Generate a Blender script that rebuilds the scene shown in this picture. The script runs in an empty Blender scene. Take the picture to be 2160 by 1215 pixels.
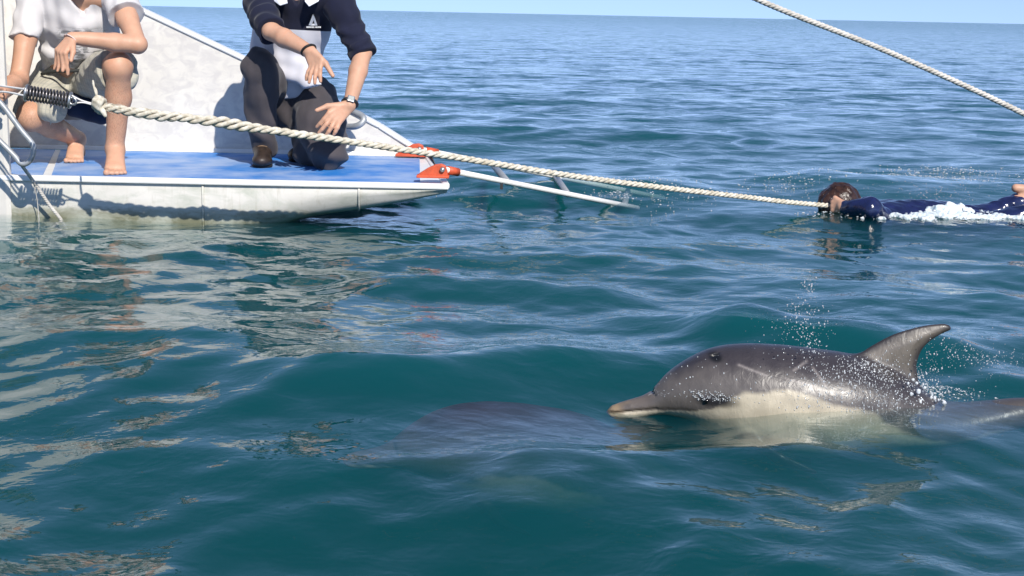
import bpy, math, random
import numpy as np
from mathutils import Vector, Matrix

random.seed(7)
rng = np.random.default_rng(11)
SC = bpy.context.scene
COL = SC.collection

# ------------------------------------------------------------------ camera
W0, H0, FPX = 2160.0, 1215.0, 3000.0          # photograph size and focal length in its pixels
CAM_H = 0.95
PITCH = math.atan((607.5 - 28.0) / FPX)
ROLL = math.radians(1.18)
fwd = Vector((0, math.cos(PITCH), -math.sin(PITCH)))
u0 = Vector((0, math.sin(PITCH), math.cos(PITCH)))
x0 = Vector((1, 0, 0))
right = x0 * math.cos(ROLL) + u0 * math.sin(ROLL)
up = -x0 * math.sin(ROLL) + u0 * math.cos(ROLL)
CAMP = Vector((0, 0, CAM_H))
cd = bpy.data.cameras.new('camera')
cam = bpy.data.objects.new('camera', cd)
COL.objects.link(cam)
m = Matrix((right, up, -fwd)).transposed().to_4x4()
m.translation = CAMP
cam.matrix_world = m
cd.sensor_width = 36.0
cd.lens = 36.0 * FPX / W0
cd.clip_start = 0.05
cd.clip_end = 20000
SC.camera = cam

# ------------------------------------------------------------------ sky, sun, exposure
SUN_TO = Vector((0.43, -1.0, 0.86)).normalized()   # from the scene towards the sun
EL = math.asin(SUN_TO.z)
wd = bpy.data.worlds.new('World')
SC.world = wd
wd.use_nodes = True
nt = wd.node_tree
nt.nodes.clear()
wo = nt.nodes.new('ShaderNodeOutputWorld')
bg = nt.nodes.new('ShaderNodeBackground')
sk = nt.nodes.new('ShaderNodeTexSky')
sk.sky_type = 'NISHITA'
sk.sun_disc = False
sk.sun_elevation = EL
sk.sun_rotation = math.atan2(SUN_TO.x, SUN_TO.y)
sk.altitude = 1500
sk.air_density = 1.0
sk.dust_density = 0.0
sk.ozone_density = 2.2
bg.inputs['Strength'].default_value = 0.15
tc = nt.nodes.new('ShaderNodeTexCoord')
mp = nt.nodes.new('ShaderNodeMapping')          # lift the horizon out of the sky model's thickest, yellowest air
mp.inputs['Scale'].default_value = (1, 1, .85)
mp.inputs['Location'].default_value = (0, 0, .15)
nt.links.new(tc.outputs['Generated'], mp.inputs[0])
nt.links.new(mp.outputs[0], sk.inputs[0])
tn = nt.nodes.new('ShaderNodeMix')
tn.data_type = 'RGBA'
tn.blend_type = 'MULTIPLY'
tn.inputs[0].default_value = 1
tn.inputs[7].default_value = (1.03, .96, 1.0, 1)
nt.links.new(sk.outputs[0], tn.inputs[6])
nt.links.new(tn.outputs[2], bg.inputs[0])
nt.links.new(bg.outputs[0], wo.inputs[0])
sl = bpy.data.lights.new('sun', 'SUN')
sl.energy = 5.0
sl.angle = math.radians(0.5)
sl.color = (1.0, 0.945, 0.86)
so = bpy.data.objects.new('sun', sl)
COL.objects.link(so)
so.rotation_euler = SUN_TO.to_track_quat('Z', 'Y').to_euler()
so.location = (3, -6, 8)
vs = SC.view_settings
vs.view_transform = 'Standard'
vs.look = 'None'
vs.exposure = 0.15
vs.gamma = 1.0
vs.use_curve_mapping = False
SC.cycles.max_bounces = 10
SC.cycles.transparent_max_bounces = 16
SC.cycles.caustics_reflective = False
SC.cycles.caustics_refractive = False
SC.cycles.sample_clamp_indirect = 6.0

# ------------------------------------------------------------------ helpers
def ray(px, py):
    return (fwd + right * ((px - W0 / 2) / FPX) - up * ((py - H0 / 2) / FPX))

def at(px, py, Y):
    """a point of the place at depth Y (metres away along +Y) seen at that direction"""
    r = ray(px, py)
    return CAMP + r * (Y / r.y)

def atz(px, py, z=0.0):
    r = ray(px, py)
    return CAMP + r * ((z - CAM_H) / r.z)

def thing(name, label, cat, loc=(0, 0, 0), group=None, kind=None):
    o = bpy.data.objects.new(name, None)
    o.empty_display_size = 0.1
    COL.objects.link(o)
    o.location = loc
    o['label'] = label
    o['category'] = cat
    if group:
        o['group'] = group
    if kind:
        o['kind'] = kind
    return o

def tag(o, label=None, cat=None, group=None, kind=None):
    for k, v in (('label', label), ('category', cat), ('group', group), ('kind', kind)):
        if v:
            o[k] = v
    return o

def base_of(o):
    p = Vector((0, 0, 0))
    while o is not None:
        p = p + Vector(o.location)
        o = o.parent
    return p

def mesh_obj(name, v, f, mats, parent=None, smooth=True, mi=None, col=None, autos=None):
    """v: world-space vertices; the object is linked under parent (pure translations)"""
    off = base_of(parent) if parent is not None else Vector((0, 0, 0))
    v = np.asarray(v, dtype=np.float32).reshape(-1, 3) - np.array(off, dtype=np.float32)
    me = bpy.data.meshes.new(name)
    if isinstance(f, np.ndarray) and f.ndim == 2:
        n, k = f.shape
        me.vertices.add(len(v))
        me.vertices.foreach_set('co', v.ravel())
        me.loops.add(n * k)
        me.loops.foreach_set('vertex_index', f.astype(np.int32).ravel())
        me.polygons.add(n)
        me.polygons.foreach_set('loop_start', np.arange(0, n * k, k, dtype=np.int32))
        me.update(calc_edges=True)
        me.validate()
    else:
        me.from_pydata([tuple(p) for p in v.tolist()], [], [tuple(q) for q in f])
        me.update()
    for mm in (mats if isinstance(mats, (list, tuple)) else [mats]):
        me.materials.append(mm)
    me.polygons.foreach_set('use_smooth', [smooth] * len(me.polygons))
    if mi is not None:
        me.polygons.foreach_set('material_index', np.asarray(mi, dtype=np.int32))
    if col is not None:
        ca = me.color_attributes.new('pigment', 'FLOAT_COLOR', 'POINT')
        c4 = np.ones((len(v), 4), dtype=np.float32)
        c4[:, :3] = col
        ca.data.foreach_set('color', c4.ravel())
    o = bpy.data.objects.new(name, me)
    COL.objects.link(o)
    if parent is not None:
        o.parent = parent
    return o

class MB:
    """collects simple shapes into one mesh"""
    def __init__(self):
        self.v, self.f = [], []
    def add(self, v, f):
        n = len(self.v)
        self.v += [tuple(p) for p in v]
        self.f += [tuple(i + n for i in q) for q in f]
        return self
    def hexa(self, p):      # 8 points: bottom ring 0-3 (ccw from above), top ring 4-7
        return self.add(p, [(3, 2, 1, 0), (4, 5, 6, 7), (0, 1, 5, 4), (1, 2, 6, 5), (2, 3, 7, 6), (3, 0, 4, 7)])
    def box(self, c, s, ax=None):
        c = Vector(c)
        ax = ax or (Vector((1, 0, 0)), Vector((0, 1, 0)), Vector((0, 0, 1)))
        P = []
        for z in (-.5, .5):
            for x, y in ((-.5, -.5), (.5, -.5), (.5, .5), (-.5, .5)):
                P.append(c + ax[0] * (x * s[0]) + ax[1] * (y * s[1]) + ax[2] * (z * s[2]))
        return self.hexa(P)
    def tube(self, pts, rad, n=10, cap=True):
        pts = [Vector(p) for p in pts]
        m = len(pts)
        rad = [rad] * m if not hasattr(rad, '__len__') else rad
        t0 = (pts[1] - pts[0]).normalized()
        a = Vector((0, 0, 1)) if abs(t0.z) < .9 else Vector((1, 0, 0))
        nrm = (a - t0 * a.dot(t0)).normalized()
        V, F = [], []
        for i in range(m):
            t = (pts[min(i + 1, m - 1)] - pts[max(i - 1, 0)]).normalized()
            nrm = (nrm - t * nrm.dot(t)).normalized()
            b = t.cross(nrm)
            for k in range(n):
                an = 2 * math.pi * k / n
                V.append(pts[i] + (nrm * math.cos(an) + b * math.sin(an)) * rad[i])
        for i in range(m - 1):
            for k in range(n):
                k2 = (k + 1) % n
                F.append((i * n + k, i * n + k2, (i + 1) * n + k2, (i + 1) * n + k))
        if cap:
            F.append(tuple(range(n - 1, -1, -1)))
            F.append(tuple((m - 1) * n + k for k in range(n)))
        return self.add(V, F)
    def prism(self, poly, d):   # poly: list of points (planar, ordered), extruded by vector d
        n = len(poly)
        d = Vector(d)
        P = [Vector(p) for p in poly] + [Vector(p) + d for p in poly]
        F = [tuple(range(n - 1, -1, -1)), tuple(range(n, 2 * n))]
        F += [(i, (i + 1) % n, n + (i + 1) % n, n + i) for i in range(n)]
        return self.add(P, F)
    def ball(self, c, r, nu=10, nv=7, R=None):
        c = Vector(c)
        r = (r, r, r) if not hasattr(r, '__len__') else r
        V, F = [], []
        for j in range(nv + 1):
            th = math.pi * j / nv
            for i in range(nu):
                ph = 2 * math.pi * i / nu
                q = Vector((r[0] * math.sin(th) * math.cos(ph), r[1] * math.sin(th) * math.sin(ph), r[2] * math.cos(th)))
                V.append(c + (R @ q if R is not None else q))
        for j in range(nv):
            for i in range(nu):
                i2 = (i + 1) % nu
                F.append((j * nu + i, (j + 1) * nu + i, (j + 1) * nu + i2, j * nu + i2))
        return self.add(V, F)
    def obj(self, name, mats, parent=None, smooth=False, bevel=0.0, autos=None):
        o = mesh_obj(name, self.v, self.f, mats, parent, smooth)
        if bevel:
            b = o.modifiers.new('bevel', 'BEVEL')
            b.width = bevel
            b.segments = 2
            b.limit_method = 'ANGLE'
            b.angle_limit = math.radians(40)
        if autos:
            try:
                o.data.set_sharp_from_angle(angle=math.radians(autos))
            except Exception:
                pass
        return o

def smooth_pts(pts, n=8):
    """Catmull-Rom through pts"""
    P = [Vector(p) for p in pts]
    P = [P[0] * 2 - P[1]] + P + [P[-1] * 2 - P[-2]]
    out = []
    for i in range(1, len(P) - 2):
        for k in range(n):
            t = k / n
            a, b, c, d = P[i - 1], P[i], P[i + 1], P[i + 2]
            out.append(0.5 * ((2 * b) + (c - a) * t + (2 * a - 5 * b + 4 * c - d) * t * t + (3 * b - a - 3 * c + d) * t ** 3))
    out.append(P[-2])
    return out

# ------------------------------------------------------------------ materials
class NT:
    def __init__(self, name):
        self.m = bpy.data.materials.new(name)
        self.m.use_nodes = True
        self.t = self.m.node_tree
        self.t.nodes.clear()
        self.out = self.t.nodes.new('ShaderNodeOutputMaterial')
    def n(self, typ, **kw):
        nd = self.t.nodes.new(typ)
        for k, v in kw.items():
            if k.startswith('i_'):
                nd.inputs[k[2:].replace('_', ' ')].default_value = v
            else:
                setattr(nd, k, v)
        return nd
    def l(self, a, b):
        self.t.links.new(a, b)
    def coord(self, kind='Object'):
        return self.n('ShaderNodeTexCoord').outputs[kind]
    def mapping(self, vec, scale=(1, 1, 1), rot=(0, 0, 0), loc=(0, 0, 0)):
        mp = self.n('ShaderNodeMapping')
        mp.inputs['Scale'].default_value = scale
        mp.inputs['Rotation'].default_value = rot
        mp.inputs['Location'].default_value = loc
        self.l(vec, mp.inputs['Vector'])
        return mp.outputs[0]
    def noise(self, vec, scale, detail=3, rough=.55, dist=0.0):
        nz = self.n('ShaderNodeTexNoise')
        nz.inputs['Scale'].default_value = scale
        nz.inputs['Detail'].default_value = detail
        nz.inputs['Roughness'].default_value = rough
        nz.inputs['Distortion'].default_value = dist
        if vec is not None:
            self.l(vec, nz.inputs['Vector'])
        return nz.outputs['Fac']
    def ramp(self, fac, stops):
        r = self.n('ShaderNodeValToRGB')
        cr = r.color_ramp
        while len(cr.elements) < len(stops):
            cr.elements.new(0.5)
        for e, (p, c) in zip(cr.elements, stops):
            e.position = p
            e.color = (c, c, c, 1) if not hasattr(c, '__len__') else (*c, 1)
        self.l(fac, r.inputs[0])
        return r.outputs[0]
    def mix(self, fac, a, b, typ='MIX'):
        x = self.n('ShaderNodeMix', data_type='RGBA', blend_type=typ)
        for s, v in ((0, fac), (6, a), (7, b)):
            if hasattr(v, 'is_output'):
                self.l(v, x.inputs[s])
            elif s == 0:
                x.inputs[0].default_value = v
            else:
                x.inputs[s].default_value = (*v, 1)
        return x.outputs[2]
    def math(self, op, a, b=None, clamp=False):
        x = self.n('ShaderNodeMath', operation=op, use_clamp=clamp)
        for s, v in ((0, a), (1, b)):
            if v is None:
                continue
            if hasattr(v, 'is_output'):
                self.l(v, x.inputs[s])
            else:
                x.inputs[s].default_value = v
        return x.outputs[0]
    def bump(self, h, strength=.3, dist=.01, nrm=None):
        b = self.n('ShaderNodeBump')
        b.inputs['Strength'].default_value = strength
        b.inputs['Distance'].default_value = dist
        self.l(h, b.inputs['Height'])
        if nrm is not None:
            self.l(nrm, b.inputs['Normal'])
        return b.outputs[0]
    def bsdf(self, color, rough=.5, metal=0, spec=.5, normal=None, sss=0, coat=0, sheen=0, ior=None):
        p = self.n('ShaderNodeBsdfPrincipled')
        for nm, v in (('Base Color', color), ('Roughness', rough), ('Metallic', metal)):
            if hasattr(v, 'is_output'):
                self.l(v, p.inputs[nm])
            else:
                p.inputs[nm].default_value = (*v, 1) if hasattr(v, '__len__') else v
        p.inputs['Specular IOR Level'].default_value = spec
        if ior:
            p.inputs['IOR'].default_value = ior
        if sss:
            p.inputs['Subsurface Weight'].default_value = sss
            p.inputs['Subsurface Radius'].default_value = (.012, .005, .003)
            p.inputs['Subsurface Scale'].default_value = 1.0
        if coat:
            p.inputs['Coat Weight'].default_value = coat
            p.inputs['Coat Roughness'].default_value = .04
        if sheen:
            p.inputs['Sheen Weight'].default_value = sheen
        if normal is not None:
            self.l(normal, p.inputs['Normal'])
        self.l(p.outputs[0], self.out.inputs[0])
        return p

def simple(name, col, rough=.5, metal=0, var=.12, nscale=14, bump=.0, bscale=60, bdist=.004, spec=.5, sss=0, coat=0, sheen=0):
    t = NT(name)
    c = t.coord()
    f = t.noise(c, nscale, 4)
    a = tuple(x * (1 - var) for x in col)
    b = tuple(min(1, x * (1 + var)) for x in col)
    cc = t.ramp(f, [(.3, a), (.7, b)])
    nr = None
    if bump:
        nr = t.bump(t.noise(c, bscale, 4), bump, bdist)
    t.bsdf(cc, rough, metal, spec, nr, sss, coat, sheen)
    return t.m
# ------------------------------------------------------------------ the sea
def wave_set():
    r = np.random.default_rng(5)
    K = []
    def band(n, l0, l1, slope, mean_dir, spread):
        for i in range(n):
            lam = math.exp(r.uniform(math.log(l0), math.log(l1)))
            th = mean_dir + r.normal(0, spread)
            k = 2 * math.pi / lam
            a = slope * math.sqrt(2.0 / n) / k * r.uniform(.6, 1.4)
            K.append((k * math.cos(th), k * math.sin(th), k, a, r.uniform(0, 2 * math.pi), lam))
    band(10, 2.6, 6.5, 0.018, math.radians(-100), .45)
    band(22, 0.9, 2.4, 0.045, math.radians(-98), .55)
    band(28, 0.32, 0.9, 0.072, math.radians(-80), .75)
    band(24, 0.13, 0.32, 0.058, math.radians(-85), .9)
    return K
WAVES = wave_set()

def gust(x, y):
    """patches of smoother and rougher water"""
    g = .5 + .5 * np.sin(.9 * x + 1.3 * np.sin(.55 * y + .4) + .3) * np.sin(.63 * y - .4 * x + 1.1)
    return g

def local_height(x, y):
    """wake humps round the dolphin, the boat's stern and the swimmer, plus one added to cut reflection"""
    z = np.zeros_like(x)
    def ridge(ax, ay, bx, by, h, w, skew=0.0):
        dx, dy = bx - ax, by - ay
        L = math.hypot(dx, dy)
        t = ((x - ax) * dx + (y - ay) * dy) / (L * L)
        s = ((x - ax) * dy - (y - ay) * dx) / L
        e = np.exp(-np.maximum(0, np.abs(t - .5) - .35) ** 2 * (L / w) ** 2)
        return h * np.exp(-(s / w) ** 2) * e
    z += ridge(.62, 4.25, 1.25, 3.85, .075, .17)
    z += ridge(.35, 4.45, .75, 4.30, .030, .14)
    z += ridge(-.55, 5.05, .40, 4.85, .055, .20)
    z += ridge(1.2, 3.62, 1.9, 3.45, .030, .12)
    z += ridge(-.4, 7.9, .9, 7.7, .07, .35)
    z += ridge(1.6, 8.3, 3.4, 8.0, .06, .35)
    z += ridge(-.42, 3.44, .26, 3.74, .040, .20)  # hump added so the surface above the sunken dolphin mirrors less sky
    return z

def wave_at(x, y, spacing=None):
    x = np.asarray(x, dtype=np.float64)
    y = np.asarray(y, dtype=np.float64)
    z = np.zeros_like(x)
    dx = np.zeros_like(x)
    dy = np.zeros_like(x)
    g = gust(x, y)
    for kx, ky, k, a, ph, lam in WAVES:
        s = np.sin(kx * x + ky * y + ph)
        c = np.cos(kx * x + ky * y + ph)
        amp = a
        if lam < .9:
            amp = a * (.55 + .9 * g)
        if spacing is not None:
            amp = amp * np.clip((lam / spacing - 1.6) / 2.0, 0, 1)
        z += amp * s
        q = .55
        dx += q * amp * kx / k * c
        dy += q * amp * ky / k * c
    # the surfaced dolphin's flank damps the waves round it
    e = np.exp(-((x - .62) / .75) ** 4 - ((y - 3.38) / .36) ** 4)
    z = z * (1 - .72 * e) + e * np.interp(x, [.0, .25, .42, .55, .68, .95, 1.3], [-.05, -.056, -.046, -.018, .006, .024, .012])
    e4 = np.exp(-((x - .02) / .55) ** 4 - ((y - 3.24 - .42 * x) / .30) ** 4) * (1 - .8 * e)
    z = z * (1 - .85 * e4) + .002 * e4
    # the swimmer and the hull are met by water near the mean level
    e2 = np.exp(-((x - 2.3) / 1.4) ** 4 - ((y - 7.1) / .45) ** 4)
    e3 = np.exp(-((x + 1.7) / 1.6) ** 4 - ((y - 6.2) / .5) ** 4)
    z = z * (1 - .85 * e2) * (1 - .6 * e3) + .02 * e3 + .015 * e2
    return z + local_height(x, y), dx, dy

def water_z(x, y):
    return float(wave_at(np.array([x]), np.array([y]))[0][0])

def water_mat():
    t = NT('sea_water')
    pos = t.n('ShaderNodeNewGeometry').outputs['Position']
    c1 = t.mapping(pos, (1, 1.25, 1), (0, 0, .3))
    n1 = t.noise(c1, 9, 3, .5, .3)
    n2 = t.noise(t.mapping(pos, (1, 1.2, 1), (0, 0, -.4)), 3.1, 2, .5, .2)
    sepp = t.n('ShaderNodeSeparateXYZ')
    t.l(pos, sepp.inputs[0])
    open_ = t.ramp(t.math('DIVIDE', sepp.outputs[1], 40), [(.13, .0), (.42, 1.0)])
    patch = t.ramp(t.noise(t.mapping(pos, (.5, .9, 1)), .7, 2), [(.35, .25), (.7, 1)])
    n4 = t.noise(t.mapping(pos, (1, 1.3, 1), (0, 0, .7)), 27, 2, .5, .2)
    n1 = t.math('ADD', n1, t.math('MULTIPLY', n4, .08))
    h = t.math('ADD', t.math('MULTIPLY', n1, t.math('MULTIPLY', patch, .0085)), t.math('MULTIPLY', n2, .0135))
    nb = t.n('ShaderNodeBump')
    nb.inputs['Strength'].default_value = 1.0
    nb.inputs['Distance'].default_value = 1.0
    t.l(h, nb.inputs['Height'])
    # open-water chop: slopes taken straight from noise so that they do not fade with distance
    def slopes(sc, map_sc, rot, amt):
        nz = t.n('ShaderNodeTexNoise')
        nz.inputs['Scale'].default_value = sc
        nz.inputs['Detail'].default_value = 3
        nz.inputs['Roughness'].default_value = .55
        t.l(t.mapping(pos, map_sc, (0, 0, rot)), nz.inputs['Vector'])
        v = t.n('ShaderNodeVectorMath', operation='SUBTRACT')
        t.l(nz.outputs['Color'], v.inputs[0])
        v.inputs[1].default_value = (.5, .5, .5)
        w = t.n('ShaderNodeVectorMath', operation='MULTIPLY')
        t.l(v.outputs[0], w.inputs[0])
        w.inputs[1].default_value = (amt * .7, amt, 0)
        return w.outputs[0]
    va_ = t.n('ShaderNodeVectorMath', operation='ADD')
    t.l(slopes(1.9, (.75, 1.3, 1), .15, .62), va_.inputs[0])
    t.l(slopes(6.5, (.8, 1.2, 1), -.3, .40), va_.inputs[1])
    vs_ = t.n('ShaderNodeVectorMath', operation='SCALE')
    t.l(va_.outputs[0], vs_.inputs[0])
    far_ = t.ramp(t.math('DIVIDE', sepp.outputs[1], 300), [(.08, .0), (.7, 1.0)])
    t.l(t.math('ADD', open_, t.math('MULTIPLY', far_, 1.0)), vs_.inputs['Scale'])
    vadd = t.n('ShaderNodeVectorMath', operation='ADD')
    t.l(nb.outputs[0], vadd.inputs[0])
    t.l(vs_.outputs[0], vadd.inputs[1])
    vn = t.n('ShaderNodeVectorMath', operation='NORMALIZE')
    t.l(vadd.outputs[0], vn.inputs[0])
    nr = vn.outputs[0]
    # reflectance of the surface, the same from both sides (light comes straight through it)
    dt = t.n('ShaderNodeVectorMath', operation='DOT_PRODUCT')
    t.l(nr, dt.inputs[0])
    t.l(t.n('ShaderNodeNewGeometry').outputs['Incoming'], dt.inputs[1])
    om = t.math('SUBTRACT', 1.0, t.math('ABSOLUTE', dt.outputs['Value']), True)
    fres = t.math('ADD', t.math('MULTIPLY', t.math('POWER', om, 5.0), .98), .02, True)
    gl = t.n('ShaderNodeBsdfGlossy')
    gl.inputs['Roughness'].default_value = .035
    gl.inputs['Color'].default_value = (1, 1, 1, 1)
    t.l(nr, gl.inputs['Normal'])
    df = t.n('ShaderNodeBsdfDiffuse')
    df.inputs['Color'].default_value = (.004, .048, .066, 1)
    tr = t.n('ShaderNodeBsdfTransparent')
    tr.inputs['Color'].default_value = (.96, .99, .99, 1)
    un = t.n('ShaderNodeMixShader')
    un.inputs[0].default_value = .88
    t.l(df.outputs[0], un.inputs[1])
    t.l(tr.outputs[0], un.inputs[2])
    mx = t.n('ShaderNodeMixShader')
    t.l(fres, mx.inputs[0])
    t.l(un.outputs[0], mx.inputs[1])
    t.l(gl.outputs[0], mx.inputs[2])
    t.l(mx.outputs[0], t.out.inputs[0])
    vsc = t.n('ShaderNodeVolumeScatter')
    vsc.inputs['Color'].default_value = (.06, 1, 1, 1)
    vsc.inputs['Density'].default_value = 1.75
    vsc.inputs['Anisotropy'].default_value = 0.0
    vsc.inputs['Color'].default_value = (.02, .300, .325, 1)
    va = t.n('ShaderNodeVolumeAbsorption')
    va.inputs['Color'].default_value = (.0, .42, .44, 1)
    va.inputs['Density'].default_value = 2.3
    ad = t.n('ShaderNodeAddShader')
    t.l(va.outputs[0], ad.inputs[0])
    t.l(vsc.outputs[0], ad.inputs[1])
    t.l(ad.outputs[0], t.out.inputs['Volume'])
    return t.m

def build_sea():
    F = FPX * 1024 / W0
    dys = np.linspace(700, 6, 800)
    D = np.concatenate([np.geomspace(.06, CAM_H * F / dys[0], 70, endpoint=False), CAM_H * F / dys])
    D = np.concatenate([D, np.geomspace(D[-1], 6000, 48)[1:]])
    a_in = np.linspace(-25, 25, 860)
    a_out = np.linspace(25, 335, 190)[1:-1]
    A = np.radians(np.concatenate([a_in, a_out]))
    nr_, na = len(D), len(A)
    X = D[:, None] * np.sin(A)[None, :]
    Y = D[:, None] * np.cos(A)[None, :]
    sp = np.gradient(D)[:, None] * np.ones(na)[None, :]
    sp = np.maximum(sp, (D[:, None] * np.abs(np.gradient(A))[None, :] * .999))
    fade = np.clip((400 - D) / 300, 0, 1)[:, None]
    z, dx, dy = wave_at(X, Y, sp)
    z = z * fade
    V = np.stack([X + dx * fade, Y + dy * fade, z], -1).reshape(-1, 3)
    idx = np.arange(nr_ * na).reshape(nr_, na)
    nx = np.roll(idx, -1, axis=1)
    Q = np.stack([idx[:-1], nx[:-1], nx[1:], idx[1:]], -1).reshape(-1, 4)
    # a skirt and a bottom close the body of water
    per = idx[-1]
    low = V[per].copy()
    low[:, 2] = -8.0
    n0 = len(V)
    m = na
    V2 = np.concatenate([V, low, [[0, 0, -8.0], [0, 0, V[idx[0], 2].mean()]]])
    j = np.arange(m)
    j2 = (j + 1) % m
    S = np.stack([per[j], per[j2], n0 + j2, n0 + j], -1)
    faces = np.stack([np.full(m, n0 + m), n0 + j, n0 + j2], -1).tolist()
    faces += np.stack([np.full(m, n0 + m + 1), idx[0][j2], idx[0][j]], -1).tolist()
    QS = np.concatenate([Q, S])
    me = bpy.data.meshes.new('water')
    nq, nt3 = len(QS), len(faces)
    me.vertices.add(len(V2))
    me.vertices.foreach_set('co', V2.astype(np.float32).ravel())
    me.loops.add(nq * 4 + nt3 * 3)
    me.loops.foreach_set('vertex_index', np.concatenate([QS.ravel(), np.array(faces).ravel()]).astype(np.int32))
    me.polygons.add(nq + nt3)
    me.polygons.foreach_set('loop_start', np.concatenate([np.arange(nq) * 4, nq * 4 + np.arange(nt3) * 3]).astype(np.int32))
    me.update(calc_edges=True)
    me.polygons.foreach_set('use_smooth', [True] * (nq + nt3))
    me.materials.append(water_mat())
    o = bpy.data.objects.new('water', me)
    COL.objects.link(o)
    tag(o, 'rippled blue green sea reaching to the horizon', kind='structure')
    return o
build_sea()
# ------------------------------------------------------------------ boat
def hull_white(name, k=1.0, caustic=0.0, dirt=0.0):
    t = NT(name)
    c = t.coord()
    n1 = t.noise(c, 3.0, 5, .6)
    n2 = t.noise(t.mapping(c, (1, 1, 3)), 22, 4, .6)
    base = t.ramp(n1, [(.3, (.61 * k, .585 * k, .535 * k)), (.65, (.70 * k, .675 * k, .625 * k))])
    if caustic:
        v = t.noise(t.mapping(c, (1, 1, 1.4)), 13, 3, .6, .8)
        base = t.mix(t.ramp(v, [(.42, 0), (.62, caustic)]), base, (.46 * k, .44 * k, .435 * k))  # mottling of light thrown up by the water, put into the paint colour
    if dirt:
        sep = t.n('ShaderNodeSeparateXYZ')
        t.l(c, sep.inputs[0])
        zz = t.math('ADD', sep.outputs[2], t.math('MULTIPLY', n2, .06))
        d = t.ramp(t.math('MULTIPLY', t.math('ADD', zz, -.035), 9.0, True), [(.12, 1.0), (.42, .75), (.62, .16), (1.0, .0)])
        base = t.mix(t.math('MULTIPLY', d, dirt), base, (.115, .12, .055))
        st = t.noise(t.mapping(c, (9, 9, .8)), 5, 3, .6)
        sc_ = t.noise(t.mapping(c, (.8, 1, 1.6)), 6, 5, .7, .4)
        base = t.mix(t.ramp(sc_, [(.46, 0), (.64, .75)]), base, (.44, .46, .39))
        base = t.mix(t.ramp(st, [(.56, 0), (.74, .45)]), base, (.38, .36, .28))
    t.bsdf(base, .38, 0, .4, t.bump(n1, .15, .01))
    return t.m
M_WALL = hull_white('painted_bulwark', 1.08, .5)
M_HULL = hull_white('painted_hull', .98, 0, .9)
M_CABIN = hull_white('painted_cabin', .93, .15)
M_RIM = simple('white_rim', (.82, .82, .80), .35, var=.05)

def deck_blue():
    t = NT('blue_deck_paint')
    c = t.coord()
    n1 = t.noise(t.mapping(c, (1, 3, 1)), 4, 5, .6)
    n2 = t.noise(c, 60, 3, .7)
    base = t.ramp(n1, [(.3, (.027, .196, .57)), (.7, (.032, .214, .61))])
    base = t.mix(t.ramp(n2, [(.64, 0), (.84, .06)]), base, (.25, .42, .68))
    sep = t.n('ShaderNodeSeparateXYZ')
    t.l(c, sep.inputs[0])
    wear = t.math('MULTIPLY', t.ramp(t.noise(c, 3.5, 4, .6), [(.38, 0), (.62, 1)]),
                  t.ramp(t.math('ADD', t.math('MULTIPLY', sep.outputs[0], .55), 1.32), [(.55, 0), (1.0, .7)]))
    base = t.mix(wear, base, (.42, .52, .70))
    t.bsdf(base, t.ramp(n1, [(.2, .45), (.8, .6)]), 0, .25, t.bump(n2, .2, .003))
    return t.m
M_BLUE = deck_blue()
M_ORANGE = simple('orange_primer', (.55, .085, .03), .55, var=.2, nscale=40, bump=.2)
M_STEEL = simple('galvanised_steel', (.42, .43, .43), .38, .85, var=.2, nscale=40)
M_GREYTUBE = simple('grey_tube', (.34, .36, .38), .45, .3, var=.15, nscale=30)
M_RAIL = simple('white_rail_paint', (.80, .79, .75), .35, var=.08, nscale=30)
M_DARK = simple('dark_rubber', (.02, .02, .022), .6, var=.3)

YN, YF = 6.27, 7.5
ZD = atz_z = at(500, 376, YN).z                     # deck height
DN0 = atz(20, 375, ZD)
P_tipN = at(947, 380, YN)
ZD = .195
tipN = Vector((P_tipN.x, YN, ZD))
tipF = Vector((at(906, 322, YF).x, YF, ZD))
boat = thing('boat', 'white boat with a low blue stern platform, two men squatting on it', 'boat', (-2.4, 6.9, 0))

def keel_z(X):
    pts = [(-7, -.35), (-2.3, -.30), (-1.55, -.20), (-1.18, -.05), (-.92, .030), (-.675, .072), (-.48, .114), (-.30, .160)]
    xs, zs = zip(*pts)
    return float(np.interp(X, xs, zs))

def near_y(X):      # plan of the near edge at deck level
    return YN

def hull_ring(X, inset=0.0):
    kz = keel_z(X)
    top = ZD - .012
    yn, yf = YN, YF + .05
    H = top - kz
    R = min(.075, H * .6)
    pts = []
    # near side from top down, with a slight bulge, rounded bilge, flat bottom, far side
    for t in (0, .25, .5, .75, 1):
        z = top - (H - R) * t
        pts.append((yn - .012 * math.sin(math.pi * t * .8) + inset, z))
    for a in range(1, 7):
        an = math.pi / 2 * a / 6
        pts.append((yn + R * 1.2 * (1 - math.cos(an)) + inset, kz + R * (1 - math.sin(an)) + inset))
    pts.append((yf - .2, kz + inset))
    pts.append((yf - inset, kz + .08))
    pts.append((yf - inset, top))
    return [(X, y, z) for y, z in pts]

def slant(p):       # the stern end slants: far points sit further left than near ones
    X, y, z = p
    s = np.clip((X + 2.3) / (tipN.x + 2.3), 0, 1)
    return (X + s * (tipF.x - tipN.x) * (y - YN) / (YF - YN), y, z)

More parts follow.
